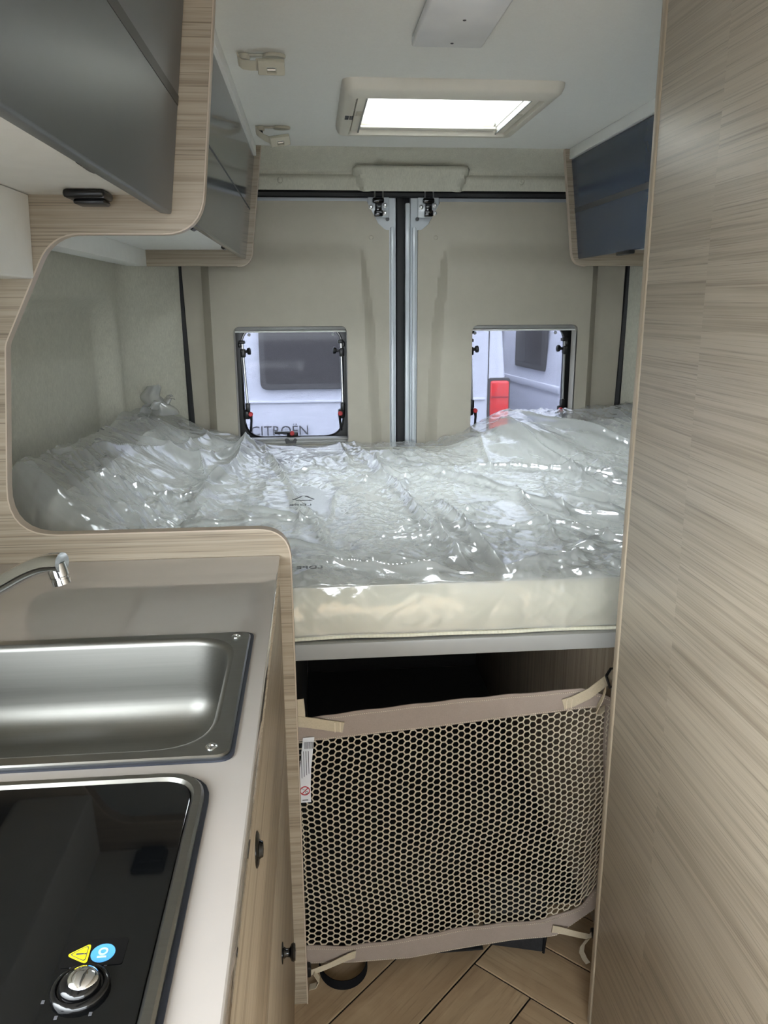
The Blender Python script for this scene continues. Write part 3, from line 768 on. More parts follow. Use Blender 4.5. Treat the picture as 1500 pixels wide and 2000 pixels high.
# sink
sk = thing('sink', ((SX0+SX1)/2, (SY0+SY1)/2, WT), 'rectangular brushed steel sink set in the worktop', 'sink')
def ring(x0, y0, x1, y1, r, z, seg=8): return [(a, b, z) for a, b in rrect(x0, y0, x1, y1, r, seg)]
rim = G()
rim.loft([ring(SX0, SY0, SX1, SY1, 0.014, WT+0.0005), ring(SX0, SY0, SX1, SY1, 0.014, WT+0.0035), ring(SX0+0.0015, SY0+0.0015, SX1-0.0015, SY1-0.0015, 0.013, WT+0.005),
          ring(SX0+0.016, SY0+0.0135, SX1-0.016, SY1-0.0135, 0.062, WT+0.005)])
obj('rim', rim.mesh(), 'steel_rim', sk)
bw = []
bx0, by0, bx1, by1 = SX0+0.016, SY0+0.0135, SX1-0.016, SY1-0.0135
bw.append(ring(bx0, by0, bx1, by1, 0.062, WT+0.005))
for k in range(1, 6):
    a = k/5*math.pi/2; e = 0.007*math.sin(a); bw.append(ring(bx0+e, by0+e, bx1-e, by1-e, 0.060, WT+0.005-0.008*(1-math.cos(a))))
bw.append(ring(bx0+0.012, by0+0.012, bx1-0.012, by1-0.012, 0.058, WT-0.055))
R_ = 0.045
for k in range(1, 9):
    a = k/8*math.pi/2; e = 0.014+R_*(1-math.cos(a)); bw.append(ring(bx0+e, by0+e, bx1-e, by1-e, max(0.058-e*0.6, 0.012), WT-0.060-R_*math.sin(a)))
cxs, cys = (bx0+bx1)/2, (by0+by1)/2
bw.append(ring(cxs-0.08, cys-0.04, cxs+0.08, cys+0.04, 0.03, WT-0.107))
g = G().loft(bw, False, True); obj('bowl', g.mesh(angle=60), 'steel', sk)
obj('drain', G().lathe((-0.40, cys, WT-0.1075), (0,0,1), [(0.030,0),(0.030,0.003),(0.022,0.003),(0.020,0.001),(0,0.001)], 24).mesh(), 'chrome', sk)
obj('gasket', plate(rrect(SX0-0.004, SY0-0.004, SX1+0.004, SY1+0.004, 0.016), (0,0,WT+0.0022), (1,0,0), (0,1,0), 0.002, [rrect(SX0+0.004, SY0+0.004, SX1-0.004, SY1-0.004, 0.012)]), 'gasket', sk)
for x, y in ((-0.106, 0.957), (-0.106, 0.694)):
    obj('screw', G().lathe((x, y, WT+0.0048), (0,0,1), [(0.0058,0),(0.0058,0.0008),(0.0045,0.0016),(0.002,0.0016),(0.0015,0.0006),(0,0.0006)], 14).mesh(), 'chrome', sk)

# hob
hb = thing('hob', (-0.33, 0.40, WT), 'black glass hob with a steel frame in the near corner of the worktop', 'hob')
HX0, HX1, HY0, HY1 = -0.575, -0.103, 0.150, 0.651
fr = G()
fr.loft([ring(HX0, HY0, HX1, HY1, 0.040, WT+0.0005), ring(HX0, HY0, HX1, HY1, 0.040, WT+0.005), ring(HX0+0.002, HY0+0.002, HX1-0.002, HY1-0.002, 0.039, WT+0.0075),
         ring(HX0+0.008, HY0+0.008, HX1-0.008, HY1-0.008, 0.034, WT+0.0075), ring(HX0+0.0105, HY0+0.0105, HX1-0.0105, HY1-0.0105, 0.032, WT+0.0045)])
obj('frame', fr.mesh(), 'steel_rim', hb)
obj('seal', plate(rrect(HX0-0.004, HY0-0.004, HX1+0.004, HY1+0.004, 0.043), (0,0,WT+0.0016), (1,0,0), (0,1,0), 0.0015, [rrect(HX0+0.003, HY0+0.003, HX1-0.003, HY1-0.003, 0.037)]), 'gasket', hb)
obj('glass_top', plate(rrect(HX0+0.011, HY0+0.011, HX1-0.011, HY1-0.011, 0.032), (0,0,WT+0.0055), (1,0,0), (0,1,0), 0.004, (), 0.0008), 'hob_glass', hb)
GZ = WT+0.0056
kc = (-0.153, 0.4175)
kb = obj('control_knob', G().lathe((kc[0], kc[1], GZ), (0,0,1), [(0.0178,0),(0.0178,0.0025),(0.0165,0.004),(0.0145,0.0042),(0.0135,0.0030),(0.0125,0.003),(0.0122,0.006),(0.0105,0.0075),(0.005,0.0082),(0,0.0082)], 28).mesh(angle=50), 'black_gloss', hb)
obj('knob_glint', G().lathe((kc[0]+0.002, kc[1]+0.001, GZ+0.0070), (0.1,0,1), [(0.0095,0),(0.009,0.0016),(0.0065,0.003),(0.003,0.0036),(0,0.0037)], 24).mesh(angle=80), 'chrome', kb)  # chrome dome stands in for the bright highlight on the black knob
for a in (60, 120, 200, 245, 300):
    x = kc[0]+0.0215*math.cos(math.radians(a)); y = kc[1]+0.0215*math.sin(math.radians(a))
    obj('dial_mark', G().rbox((x-0.001, y-0.0014, GZ), (x+0.001, y+0.0014, GZ+0.0002), 0.0001, 1).mesh(), 'ink', hb)
# sticker: dark backing, yellow triangle, blue disc
stk = obj('sticker', plate(rrect(-0.172, 0.4353, -0.132, 0.4578, 0.002), (0,0,GZ+0.0003), (1,0,0), (0,1,0), 0.0002), 'sticker_dark', hb)
tri = rpoly([(-0.1695, 0.4453, 0.002), (-0.1545, 0.4368, 0.002), (-0.1555, 0.4543, 0.002)], 4)
obj('warning_triangle', plate(tri, (0,0,GZ+0.0006), (1,0,0), (0,1,0), 0.0003), 'yellow', stk)
tin = rpoly([(-0.1675, 0.4454, 0.0015), (-0.1560, 0.4388, 0.0015), (-0.1567, 0.4526, 0.0015)], 4)
tin2 = rpoly([(-0.1668, 0.4454, 0.0015), (-0.1564, 0.4394, 0.0015), (-0.1570, 0.4520, 0.0015)], 4)
obj('triangle_outline', plate(tin, (0,0,GZ+0.0008), (1,0,0), (0,1,0), 0.0002, [tin2]), 'ink', stk)
obj('exclamation_mark', G().box((-0.1632,0.4449,GZ+0.0005),(-0.1585,0.4461,GZ+0.0009)).box((-0.1580,0.4449,GZ+0.0005),(-0.1569,0.4461,GZ+0.0009)).mesh('e', False), 'ink', stk)
obj('blue_disc', plate(circle(-0.1462, 0.4453, 0.0077, 28), (0,0,GZ+0.0006), (1,0,0), (0,1,0), 0.0003), 'blue', stk)
obj('disc_symbol', plate(circle(-0.1462, 0.4465, 0.0032, 16), (0,0,GZ+0.0008), (1,0,0), (0,1,0), 0.0002, [circle(-0.1462, 0.4465, 0.0018, 12)]), 'pale_blue', stk)
obj('disc_symbol', G().rbox((-0.1492,0.4412,GZ+0.0005),(-0.1432,0.4428,GZ+0.0009),0.0003,1).mesh(), 'pale_blue', stk)

# tap
tp = thing('tap', (-0.52, 0.985, WT), 'curved chrome tap reaching over the sink from the left', 'tap')
sp = [(-0.520, 1.000, 0.975), (-0.490, 0.997, 0.982), (-0.455, 0.990, 0.992), (-0.420, 0.980, 1.008), (-0.385, 0.970, 1.028), (-0.355, 0.962, 1.045), (-0.330, 0.956, 1.055), (-0.308, 0.950, 1.058)]
def smooth_path(P, n=28):
    P = [Vector(p) for p in P]; out = []
    for k in range(n+1):
        t = k/n*(len(P)-1); i = min(int(t), len(P)-2); f = t-i
        p0 = P[max(i-1, 0)]; p1 = P[i]; p2 = P[i+1]; p3 = P[min(i+2, len(P)-1)]
        out.append(0.5*((2*p1)+(p2-p0)*f+(2*p0-5*p1+4*p2-p3)*f*f+(3*p1-p0-3*p2+p3)*f**3))
    return out
path = smooth_path(sp); n_ = len(path)
obj('spout', G().tube(path, [0.0165-0.003*min(i/18, 1)+0.0012*max(0, (i-20)/8) for i in range(n_)], 18, 0.82).mesh(angle=60), 'chrome', tp)
obj('aerator', G().lathe((-0.316, 0.952, 1.052), (0.22,-0.05,-1), [(0.0115,-0.004),(0.0118,0.012),(0.0105,0.013),(0.0105,0.0155),(0.0112,0.016),(0.0112,0.022),(0.009,0.0235),(0,0.0225)], 20).mesh(), 'chrome', tp)
obj('tap_body', G().lathe((-0.520, 1.000, WT), (0,0,1), [(0,0),(0.026,0),(0.026,0.004),(0.022,0.008),(0.021,0.035),(0.019,0.042),(0,0.044)], 24).mesh(), 'chrome', tp)
obj('lever', G().tube([(-0.520,1.0,0.985),(-0.525,1.01,1.0),(-0.545,1.04,1.02)], [0.012,0.009,0.007], 10).mesh(), 'chrome', tp)

# ------------------------------------------------------------------ bed
bed = thing('bed_base', (0.5, 2.1, 0.72), 'bed base board with a silver-grey front rail under the wrapped mattress', 'bed base')
obj('front_rail', G().rbox((-0.060, 1.368, 0.719), (XR-0.03, 1.392, 0.7515), 0.003).mesh(), 'alu_paint', bed)
obj('slat_board', G().rbox((XL+0.03, 1.393, 0.725), (XR-0.03, 2.855, 0.748), 0.001).mesh(), 'white_panel', bed)
# storage sides under the bed
sd = thing('storage_box', (0.62, 2.1, 0), 'dark wood side panel of the storage space under the bed', 'storage')
obj('side_panel', G().rbox((0.600, 1.40, 0.0), (0.616, 2.855, 0.718), 0.001).mesh(), 'wood_z', sd)
obj('front_panel', G().rbox((0.617, 1.40, 0.0), (XR-0.01, 1.416, 0.718), 0.001).mesh(), 'wood_z', sd)
se = thing('storage_box', (-0.30, 2.1, 0), 'storage side under the bed behind the kitchen partition', 'storage')
obj('side_panel', G().rbox((-0.066, 1.41, 0.0), (-0.05, 2.855, 0.7165), 0.001).mesh(), 'shade_black', se)  # faces coloured black for the shade in the storage space
obj('rear_panel', G().rbox((-0.049, 2.80, 0.0), (0.599, 2.815, 0.7165), 0.001).mesh(), 'shade_black', se)
obj('floor_shade_sheet', plate([(-0.048, 1.412), (0.335, 1.412), (0.335, 1.53), (0.598, 1.53), (0.598, 2.79), (-0.048, 2.79)], (0,0,0.005), (1,0,0), (0,1,0), 0.0045), 'shade_black', se)  # added black sheet, paints the shade onto the storage floor

# mattress: softly bulging slab
def slab(x0, x1, y0, y1, z0, z1, r, seed, lump=0.006):
    g = G(); rings = []
    for t in np.linspace(0, 1, 15):
        z = z0+(z1-z0)*t
        c = abs(2*t-1)
        e = r*(1-math.sqrt(max(0, 1-max(0, (c-0.55)/0.45)**2)))-0.007*math.cos((t-0.5)*math.pi)+0.006*math.exp(-((t-0.5)/0.08)**2)
        pts = rrect(x0+e, y0+e, x1-e, y1-e, 0.06, 6)
        # resample finely along the long sides
        out = []
        for i in range(len(pts)):
            p = Vector(pts[i]); q = Vector(pts[(i+1) % len(pts)]); k = max(1, int((q-p).length/0.03))
            out += [p+(q-p)*(j/k) for j in range(k)]
        rings.append([(p.x, p.y+0.003*math.sin(p.x*17+t*9+seed), z+0.002*math.sin(p.x*11+seed)) for p in out])
    m = min(len(r_) for r_ in rings); rings = [r_[:m] if len(r_) != m else r_ for r_ in rings]
    g.loft(rings, True, True); return g
mt = thing('mattress', (0.33, 2.1, 0.749), 'cream mattress with ribbed sides lying on the bed base', 'mattress')
MX0, MX1, MY0, MY1 = XL+0.022, XR-0.022, 1.374, 2.84
def fixed_ring(e, z, seed=0):
    out = []
    nx, ny = 70, 56
    def edge(a, b, n): return [(a[0]+(b[0]-a[0])*i/n, a[1]+(b[1]-a[1])*i/n) for i in range(n)]
    P = edge((MX0,MY0),(MX1,MY0),nx)+edge((MX1,MY0),(MX1,MY1),ny)+edge((MX1,MY1),(MX0,MY1),nx)+edge((MX0,MY1),(MX0,MY0),ny)
    for x, y in P:
        x = min(max(x, MX0+e), MX1-e); y = min(max(y, MY0+e), MY1-e)
        w1 = 0.0025*math.sin(x*13+z*60)+0.0015*math.sin(x*31+1+z*90)
        out.append((x, y+w1, z+0.0015*math.sin(x*9)))
    return out
rings = []
for t in np.linspace(0, 1, 17):
    z = 0.757+(0.852-0.757)*t
    e = 0.010*(2*abs(t-0.5))**4-0.005*math.cos((t-0.5)*math.pi)+0.007*math.exp(-((t-0.52)/0.07)**2)
    rings.append(fixed_ring(e+0.006, z))
obj('side_border', G().loft(rings, True, False).mesh(angle=80), 'mattress_side', mt)
def relief(X, Y):
    wob = 0.02*(vnoise(Y*6, X*0+3.1, 5)-0.5)
    z = (0.165+0.03*sstep(-Y, -2.0, -1.5)+wob)*sstep(-X, 0.30, 0.60)*sstep(Y, 1.40, 1.6)
    z = z+0.055*np.exp(-((X+0.33)/0.10)**2-((Y-2.75)/0.18)**2)
    rr = sstep(X, 0.42+0.25*sstep(-Y, -2.7, -2.0), 0.72+0.2*sstep(-Y, -2.7, -2.0))
    z = z+0.105*rr*sstep(Y, 2.05, 2.75)
    return z+0.020*sstep(X, 0.9, 1.2)*sstep(Y, 1.6, 2.2)
def top_grid():
    xs = np.linspace(MX0+0.012, MX1-0.012, 120); ys = np.linspace(MY0+0.012, MY1-0.012, 100)
    X, Y = np.meshgrid(xs, ys, indexing='ij')
    ed = np.minimum(np.minimum(X-xs[0], xs[-1]-X), np.minimum(Y-ys[0], ys[-1]-Y))
    Z = 0.850+0.011*sstep(ed, 0, 0.07)+0.82*relief(X, Y)*sstep(ed, 0, 0.045)+0.004*(vnoise(X*5, Y*5, 3)-0.5)*sstep(ed, 0, 0.05)
    return grid_mesh(np.stack([X, Y, Z], -1))
obj('top_cover', finish(top_grid(), True, 80), 'mattress_top', mt)
for zz, e in ((0.8525, 0.006), (0.7575, 0.006)):
    r_ = fixed_ring(e, zz); obj('piping', G().tube(r_+[r_[0]], 0.0042, 6, caps=False).mesh(angle=80), 'mattress_side', mt)

# clear film thrown over the mattress, crumpled and catching the window light
def build_film():
    nx, nv = 700, 640
    xs = np.linspace(XL+0.018, XR-0.02, nx)
    Ly = 2.845-1.362; Ld = 0.098; v = np.linspace(0, Ly+Ld+0.02, nv)
    Xg, V = np.meshgrid(xs, v, indexing='ij')
    front = V > Ly
    Y = np.where(front, 1.362, 2.845-V)
    def base(X, Y):
        z = np.full_like(X, 0.8675)
        z += relief(X, Y)
        z += 0.012*np.exp(-((Y-2.80)/0.05)**2)*(vnoise(X*9, X*0, 11))
        return z
    Z0 = base(Xg, np.maximum(Y, 1.362))
    # long folds: (x0,y0,x1,y1,height,width)
    folds = [(-0.19,2.82,-0.30,1.95,0.040,0.022),(-0.18,2.83,0.02,1.60,0.016,0.010),(0.14,2.80,0.30,1.42,0.018,0.008),(0.10,2.78,0.62,1.85,0.014,0.010),
             (0.30,1.95,0.36,1.38,0.020,0.007),(-0.52,2.3,-0.12,2.72,0.020,0.012),(-0.50,1.75,-0.20,2.2,0.014,0.010),(0.62,2.78,0.80,2.0,0.022,0.010),
             (0.66,2.80,1.20,2.15,0.020,0.010),(0.45,2.4,1.0,2.1,0.014,0.008),(0.10,1.62,0.52,1.74,0.010,0.008),(-0.02,1.50,0.30,1.40,0.012,0.006),
             (0.36,1.40,0.56,1.50,0.012,0.006),(0.48,1.75,0.80,1.45,0.014,0.008),(-0.35,2.72,-0.55,1.9,0.016,0.010),(0.55,2.10,0.50,1.50,0.010,0.006)]
    rf = random.Random(29)
    for k in range(46):                                    # many short sharp creases, mostly running front to rear
        cx, cy = rf.uniform(-0.55, 1.22), rf.uniform(1.42, 2.80)
        a = rf.gauss(-1.35, 0.45) if rf.random() < 0.7 else rf.uniform(-math.pi, 0)
        L = rf.uniform(0.10, 0.42); dx, dy = math.cos(a)*L/2, math.sin(a)*L/2
        y0, y1 = min(max(cy-dy, 1.39), 2.82), min(max(cy+dy, 1.39), 2.82)
        folds.append((cx-dx, y0, cx+dx, y1, rf.uniform(0.004, 0.011), rf.uniform(0.004, 0.008)))
    xw = Xg+0.025*(vnoise(Xg*7, Y*7, 1)-0.5); yw = Y+0.025*(vnoise(Xg*7+9, Y*7, 2)-0.5)
    Hh = np.zeros_like(Xg)
    for (x0, y0, x1, y1, h, wd) in folds:
        dx, dy = x1-x0, y1-y0; L2 = dx*dx+dy*dy
        t = np.clip(((xw-x0)*dx+(yw-y0)*dy)/L2, 0, 1)
        dist = np.hypot(xw-(x0+t*dx), yw-(y0+t*dy))
        Hh += 1.25*h*np.exp(-dist/(wd*1.15))*np.clip(np.sin(np.pi*(0.08+0.84*t))*1.2, 0, 1)
    rng = np.random.RandomState(12)
    xa = Xg+0.045*(vnoise(Xg*4, V*4, 21)-0.5)+0.007*(vnoise(Xg*13, V*13, 22)-0.5)
    va = V+0.045*(vnoise(Xg*4+5, V*4, 23)-0.5)+0.007*(vnoise(Xg*13+7, V*13, 24)-0.5)
    def crumple(f0, f1, n, amp, seed, mscale, power, sharp):
        r = np.random.RandomState(seed); acc = np.zeros_like(Xg)
        for i in range(n):
            th = r.uniform(-0.55, 0.75) if r.rand() < 0.6 else r.uniform(0, math.pi); f = r.uniform(f0, f1); ph = r.uniform(0, 1)
            tt = (xa*math.cos(th)+va*math.sin(th))*f+ph
            tri = np.clip(1-np.abs((tt % 1)-0.5)*2*sharp, 0, 1)
            m = vnoise(Xg*mscale+i*3.3, V*mscale+i*1.7, seed+i)**power
            acc += tri*m/f
        return amp*acc
    calm = 0.30+0.70*sstep(vnoise(Xg*3.1+1.3, V*3.1+4.1, 90), 0.30, 0.70)
    Hh += crumple(4, 8, 8, 0.055, 31, 3.5, 2.0, 1.6)
    Hh += crumple(9, 18, 14, 0.068, 51, 5, 2.4, 2.6)*calm
    Hh += crumple(20, 34, 12, 0.055, 71, 7, 2.6, 2.6)*calm
    Hh += 0.0035*(vnoise(Xg*14, V*14, 61)-0.5)
    Hh -= Hh.mean()*0.55
    Hh *= np.where(front, 0.5, 1.0)
    near = sstep(V, Ly-0.10, Ly)
    Hh = Hh*(1-0.5*near)
    # rounding over the front edge
    k = sstep(V, Ly-0.03, Ly+0.012)
    Zf = np.where(front, 0.8675-(V-Ly)*(Ld/(Ld+0.02)), Z0+Hh)
    Zf = np.where(front, Zf, np.maximum(Zf, 0.8655))
    Yf = np.where(front, 1.3595-np.abs(Hh)*1.0-0.004*np.sin((V-Ly)/Ld*math.pi), Y)
    Zf = Zf-0.004*k*(~front)
    P = np.stack([Xg, Yf, Zf], -1)
    me = grid_mesh(P, flip=True)
    return finish(me, True, 180), None
fm, _ = build_film()
film = thing('plastic_film', (0.33, 2.1, 0.866), 'crumpled clear plastic film wrapped over the mattress', 'plastic film')
obj('sheet', fm, 'film', film)
# loose gathered corner standing up at the left wall
def ear():
    us = np.linspace(0, 1, 60); vs = np.linspace(0, 1, 40)
    U, V = np.meshgrid(us, vs, indexing='ij')
    wd = 0.085*(1-V)**0.8+0.012
    X = -0.53+0.02*np.sin(U*9+V*3)+0.05*V**2*0+(U-0.5)*wd*1.4+0.01*np.sin(V*8)
    Y = 2.74+0.035*np.sin(U*math.pi*2.2+V*2)*(1-0.4*V)-0.03*V
    Z = 1.00+0.105*V-0.03*np.abs(U-0.45)*V
    return finish(grid_mesh(np.stack([X, Y, Z], -1)), True, 180)
obj('gathered_corner', ear(), 'film', film)
def ear2():
    us = np.linspace(0, 1, 60); vs = np.linspace(0, 1, 30)
    U, V = np.meshgrid(us, vs, indexing='ij')
    X = -0.575+0.10*U+0.012*np.sin(V*6); Y = 2.62+0.16*U+0.03*np.sin(V*5+U*3)
    Z = 0.99+0.055*U+0.03*V*np.sin(U*2.6+0.3)+0.008*np.sin(U*22)
    return finish(grid_mesh(np.stack([X, Y, Z], -1)), True, 180)
obj('gathered_corner', ear2(), 'film', film)
# recycling marks printed on the film, seen in reverse
for (x, y, z, s) in ((-0.060, 1.84, 0.897, 0.024), (-0.040, 1.395, 0.890, 0.022)):
    me = text_mesh('LDPE', s, (x+0.05, y, z), (-1, 0, 0), (0, 1, 0)); obj('film_print', me, 'ink_black', film)
g = G()
for k in range(3):
    a0 = math.radians(90+120*k+12); a1 = math.radians(90+120*(k+1)-12)
    A = Vector((-0.030+0.026*math.cos(a0), 1.905+0.026*math.sin(a0), 0.898)); B = Vector((-0.030+0.026*math.cos(a1), 1.905+0.026*math.sin(a1), 0.898))
    g.tube([A, B], 0.0022, 6, 0.3)
    d = (B-A).normalized(); q = Vector((-d.y, d.x, 0))
    g.add([B+d*0.004, B-d*0.006+q*0.007, B-d*0.006-q*0.007, B+Vector((0,0,0.001))], [(0,1,2),(0,2,3),(0,3,1),(1,3,2)])
obj('film_print', g.mesh(), 'ink_black', film)

# ------------------------------------------------------------------ storage net
net = thing('storage_net', (0.26, 1.37, 0.05), 'cream hexagon-mesh net with mauve bands closing the space under the bed', 'net')
def pl_interp(P, u):
    xs = [p[0] for p in P]; zs = [p[1] for p in P]; x = xs[0]+(xs[-1]-xs[0])*u
    return x, np.interp(x, xs, zs)
TopU = [(-0.047, 0.598), (0.0, 0.607), (0.26, 0.622), (0.505, 0.636), (0.562, 0.612)]
TopL = [(-0.047, 0.556), (0.0, 0.556), (0.22, 0.567), (0.48, 0.590), (0.566, 0.594)]
BotU = [(-0.047, 0.090), (0.05, 0.077), (0.16, 0.082), (0.29, 0.100), (0.45, 0.107), (0.53, 0.131), (0.575, 0.190)]
BotL = [(-0.047, 0.046), (0.05, 0.034), (0.17, 0.029), (0.39, 0.057), (0.48, 0.062), (0.575, 0.130)]
def net_y(x, z):
    s = (x+0.05)/0.62; t = (z-0.05)/0.55
    return 1.366+0.022*s*s*0+0.012*math.sin(s*3.0)+0.05*max(0, s-0.82)**1.0+0.010*math.sin(t*3.1)*math.sin(s*3.1)*-1
def net_p(u, v):
    x0, z0 = pl_interp(BotU, u); x1, z1 = pl_interp(TopL, u)
    t = v; x = x0+(x1-x0)*t
    z = z0+(z1-z0)*t
    x += 0.004*math.sin(v*7+u*5)
    return Vector((x, net_y(x, z), z))
def build_net():
    cs, ph = 0.01225, 0.0137
    W = 0.622; Hn = 0.475
    nc = int(W/cs); nr = int(Hn/ph)
    hw = cs*2/3; g = G(); edges = set()
    def key(a, b): return (round(a*20000), round(b*20000))
    pts = {}
    for i in range(nc+1):
        for j in range(-1, nr+1):
            cx = i*cs; cy = (j+0.5*(i % 2))*ph
            hexa = [(cx-hw, cy), (cx-hw/2, cy+ph/2), (cx+hw/2, cy+ph/2), (cx+hw, cy), (cx+hw/2, cy-ph/2), (cx-hw/2, cy-ph/2)]
            ks = []
            for a, b in hexa:
                k = key(a, b)
                for da in (-1, 0, 1):
                    for db in (-1, 0, 1):
                        if (k[0]+da, k[1]+db) in pts: k = (k[0]+da, k[1]+db)
                pts.setdefault(k, (a, b)); ks.append(k)
            for q in range(6):
                e = (min(ks[q], ks[(q+1) % 6]), max(ks[q], ks[(q+1) % 6])); edges.add(e)
    rnd = random.Random(3)
    pos = {}
    for k, (a, b) in pts.items():
        u = a/W; v = b/Hn
        # a gentle vertical puckering of the net
        b2 = b+0.0016*math.sin(a*38+b*9)
        a2 = a+0.0018*math.sin(b*30)+rnd.uniform(-0.0005, 0.0005)
        pos[k] = net_p(min(max(a2/W, -0.01), 1.01), b2/Hn+rnd.uniform(-0.001, 0.001))
    for k0, k1 in edges:
        b0 = pts[k0][1]; b1 = pts[k1][1]
        if min(b0, b1) < -0.004 or max(b0, b1) > Hn+0.004: continue
        A, B = pos[k0], pos[k1]; d = (B-A); L = d.length
        if L < 1e-5: continue
        d /= L; n = Vector((0, -1, 0)); s = d.cross(n).normalized()*0.00115; n = n*0.0008
        A = A-d*0.0012; B = B+d*0.0012
        g.add([A-s-n, A+s-n, A+s+n, A-s+n, B-s-n, B+s-n, B+s+n, B-s+n], [(0,1,5,4),(1,2,6,5),(2,3,7,6),(3,0,4,7)])
    return g
nm = build_net().mesh('net', False)
o = obj('mesh_cords', nm, 'net_cord', net); o['kind'] = 'stuff'
def band(P0, P1, name, off):
    """woven tape between two border lines"""
    n = 60; rings = []
    for k in range(n+1):
        u = k/n; xa_, za_ = pl_interp(P0, u); xb_, zb_ = pl_interp(P1, u)
        wob = 0.0015*math.sin(u*40)
        ya = net_y(xa_, za_)-0.004+off+wob; yb = net_y(xb_, zb_)-0.003+off
        rings.append([(xa_, ya, za_), (xb_, yb, zb_), (xb_, yb+0.0025, zb_), (xa_, ya+0.0025, za_)])
    b = obj(name, G().loft(rings, True, True).mesh(), 'net_band', net)
    # stitched seams along both borders
    for Pq, dz in ((P0, -0.006), (P1, 0.004)):
        g = G()
        for k in range(150):
            u = (k+0.2)/150; x, z = pl_interp(Pq, u); x2, z2 = pl_interp(Pq, (k+0.75)/150)
            yy = net_y(x, z)-0.0052+off+0.0008*math.sin(u*40)*(1 if Pq is P0 else 0)
            g.box((x, yy-0.0004, z+dz-0.0005), (x2, yy+0.0002, z+dz+0.0005))
        s_ = obj('stitching', g.mesh('s', False), 'stitch', b); s_['kind'] = 'stuff'
    return b
tb = band(TopU, TopL, 'top_band', 0.0); bb = band(BotU, BotL, 'bottom_band', 0.0)
def side_band():
    n = 30; rings = []
    for k in range(n+1):
        v = k/n; p = net_p(1.0, v); q = net_p(0.985, v)
        rings.append([q+Vector((0,-0.002,0)), p+Vector((0.010,0.004,0)), p+Vector((0.010,0.006,0)), q])
    return G().loft(rings, True, True)
obj('side_band', side_band().mesh(), 'net_band', net)
# webbing straps at the four corners, each with its stitched tab
def yn(x, z): return net_y(x, z)-0.008
W_ = 0.021
sa = obj('strap', G().ribbon([(0.040, yn(0.04,0.580), 0.582), (0.018, yn(0.02,0.585)-0.002, 0.588), (-0.022, yn(-0.02,0.6)-0.006, 0.600), (-0.047, 1.350, 0.606)],
     [(0.004,0,W_)]*4, 0.0016).mesh(), 'strap', net)
obj('strap_end', G().ribbon([(-0.043, 1.350, 0.600), (-0.042, 1.352, 0.618), (-0.043, 1.354, 0.636), (-0.044, 1.356, 0.648)], [(0.022,0.004,0)]*4, 0.0016).mesh(), 'strap', sa)
for k in (0.024, 0.034): obj('stitching', G().box((k-0.0006, yn(k,0.58)-0.0024, 0.574), (k+0.0006, yn(k,0.58)-0.0008, 0.594)).mesh('t', False), 'stitch', sa)
sb = obj('strap', G().ribbon([(0.466, yn(0.466,0.606), 0.606), (0.485, yn(0.485,0.613)-0.002, 0.612), (0.515, yn(0.51,0.62)-0.006, 0.629), (0.552, 1.372, 0.650), (0.597, 1.415, 0.672)],
     [(-0.006,0,W_)]*5, 0.0016).mesh(), 'strap', net)
obj('strap_end', G().ribbon([(0.545, 1.356, 0.640), (0.537, 1.350, 0.622), (0.528, 1.348, 0.605), (0.527, 1.350, 0.597), (0.534, 1.353, 0.594), (0.546, 1.356, 0.600)], [(0.006,0.016,0.004)]*6, 0.0014).mesh(), 'strap', sb)
obj('buckle', G().tube([(0.548,1.366,0.662),(0.556,1.364,0.638),(0.572,1.372,0.640),(0.580,1.386,0.668),(0.560,1.376,0.672),(0.548,1.366,0.662)], 0.0028, 6).mesh(), 'black', sb)
for k in (0.472, 0.482): obj('stitching', G().box((k-0.0006, yn(k,0.608)-0.0034, 0.598), (k+0.0006, yn(k,0.608)-0.0008, 0.619)).mesh('t', False), 'stitch', sb)
sc = obj('strap', G().ribbon([(0.056, yn(0.05,0.06), 0.060), (0.040, yn(0.04,0.06)-0.003, 0.058), (0.0, yn(0,0.05)-0.008, 0.046), (-0.034, 1.352, 0.034), (-0.046, 1.356, 0.028)], [(0.002,0,0.018),(0.002,0,0.017),(0.003,0.004,0.011),(0.003,0.005,0.010),(0.003,0.005,0.010)], 0.0016).mesh(), 'strap', net)
obj('strap_end', G().ribbon([(-0.030, 1.350, 0.036), (-0.020, 1.346, 0.020), (-0.026, 1.344, 0.008), (-0.040, 1.346, 0.003)], [(0.002,0.013,0.002)]*4, 0.0014).mesh(), 'strap', sc)
obj('buckle', G().rbox((-0.048, 1.346, 0.026), (-0.036, 1.362, 0.052), 0.003).mesh(), 'black', sc)
sd_ = obj('strap', G().ribbon([(0.470, yn(0.47,0.085), 0.086), (0.485, yn(0.485,0.085)-0.003, 0.084), (0.520, yn(0.52,0.085)-0.008, 0.074), (0.548, 1.360, 0.064), (0.575, 1.380, 0.062)], [(0.002,0,0.017),(0.002,0,0.016),(0.003,0.005,0.010),(0.003,0.005,0.010),(0.003,0.005,0.010)], 0.0016).mesh(), 'strap', net)
obj('strap_end', G().ribbon([(0.545, 1.356, 0.062), (0.532, 1.350, 0.052), (0.530, 1.348, 0.038), (0.538, 1.348, 0.020), (0.546, 1.348, 0.008)], [(0.011,0.004,0)]*5, 0.0014).mesh(), 'strap', sd_)
obj('buckle', G().rbox((0.556, 1.356, 0.056), (0.580, 1.378, 0.072), 0.004).mesh(), 'black', sd_)
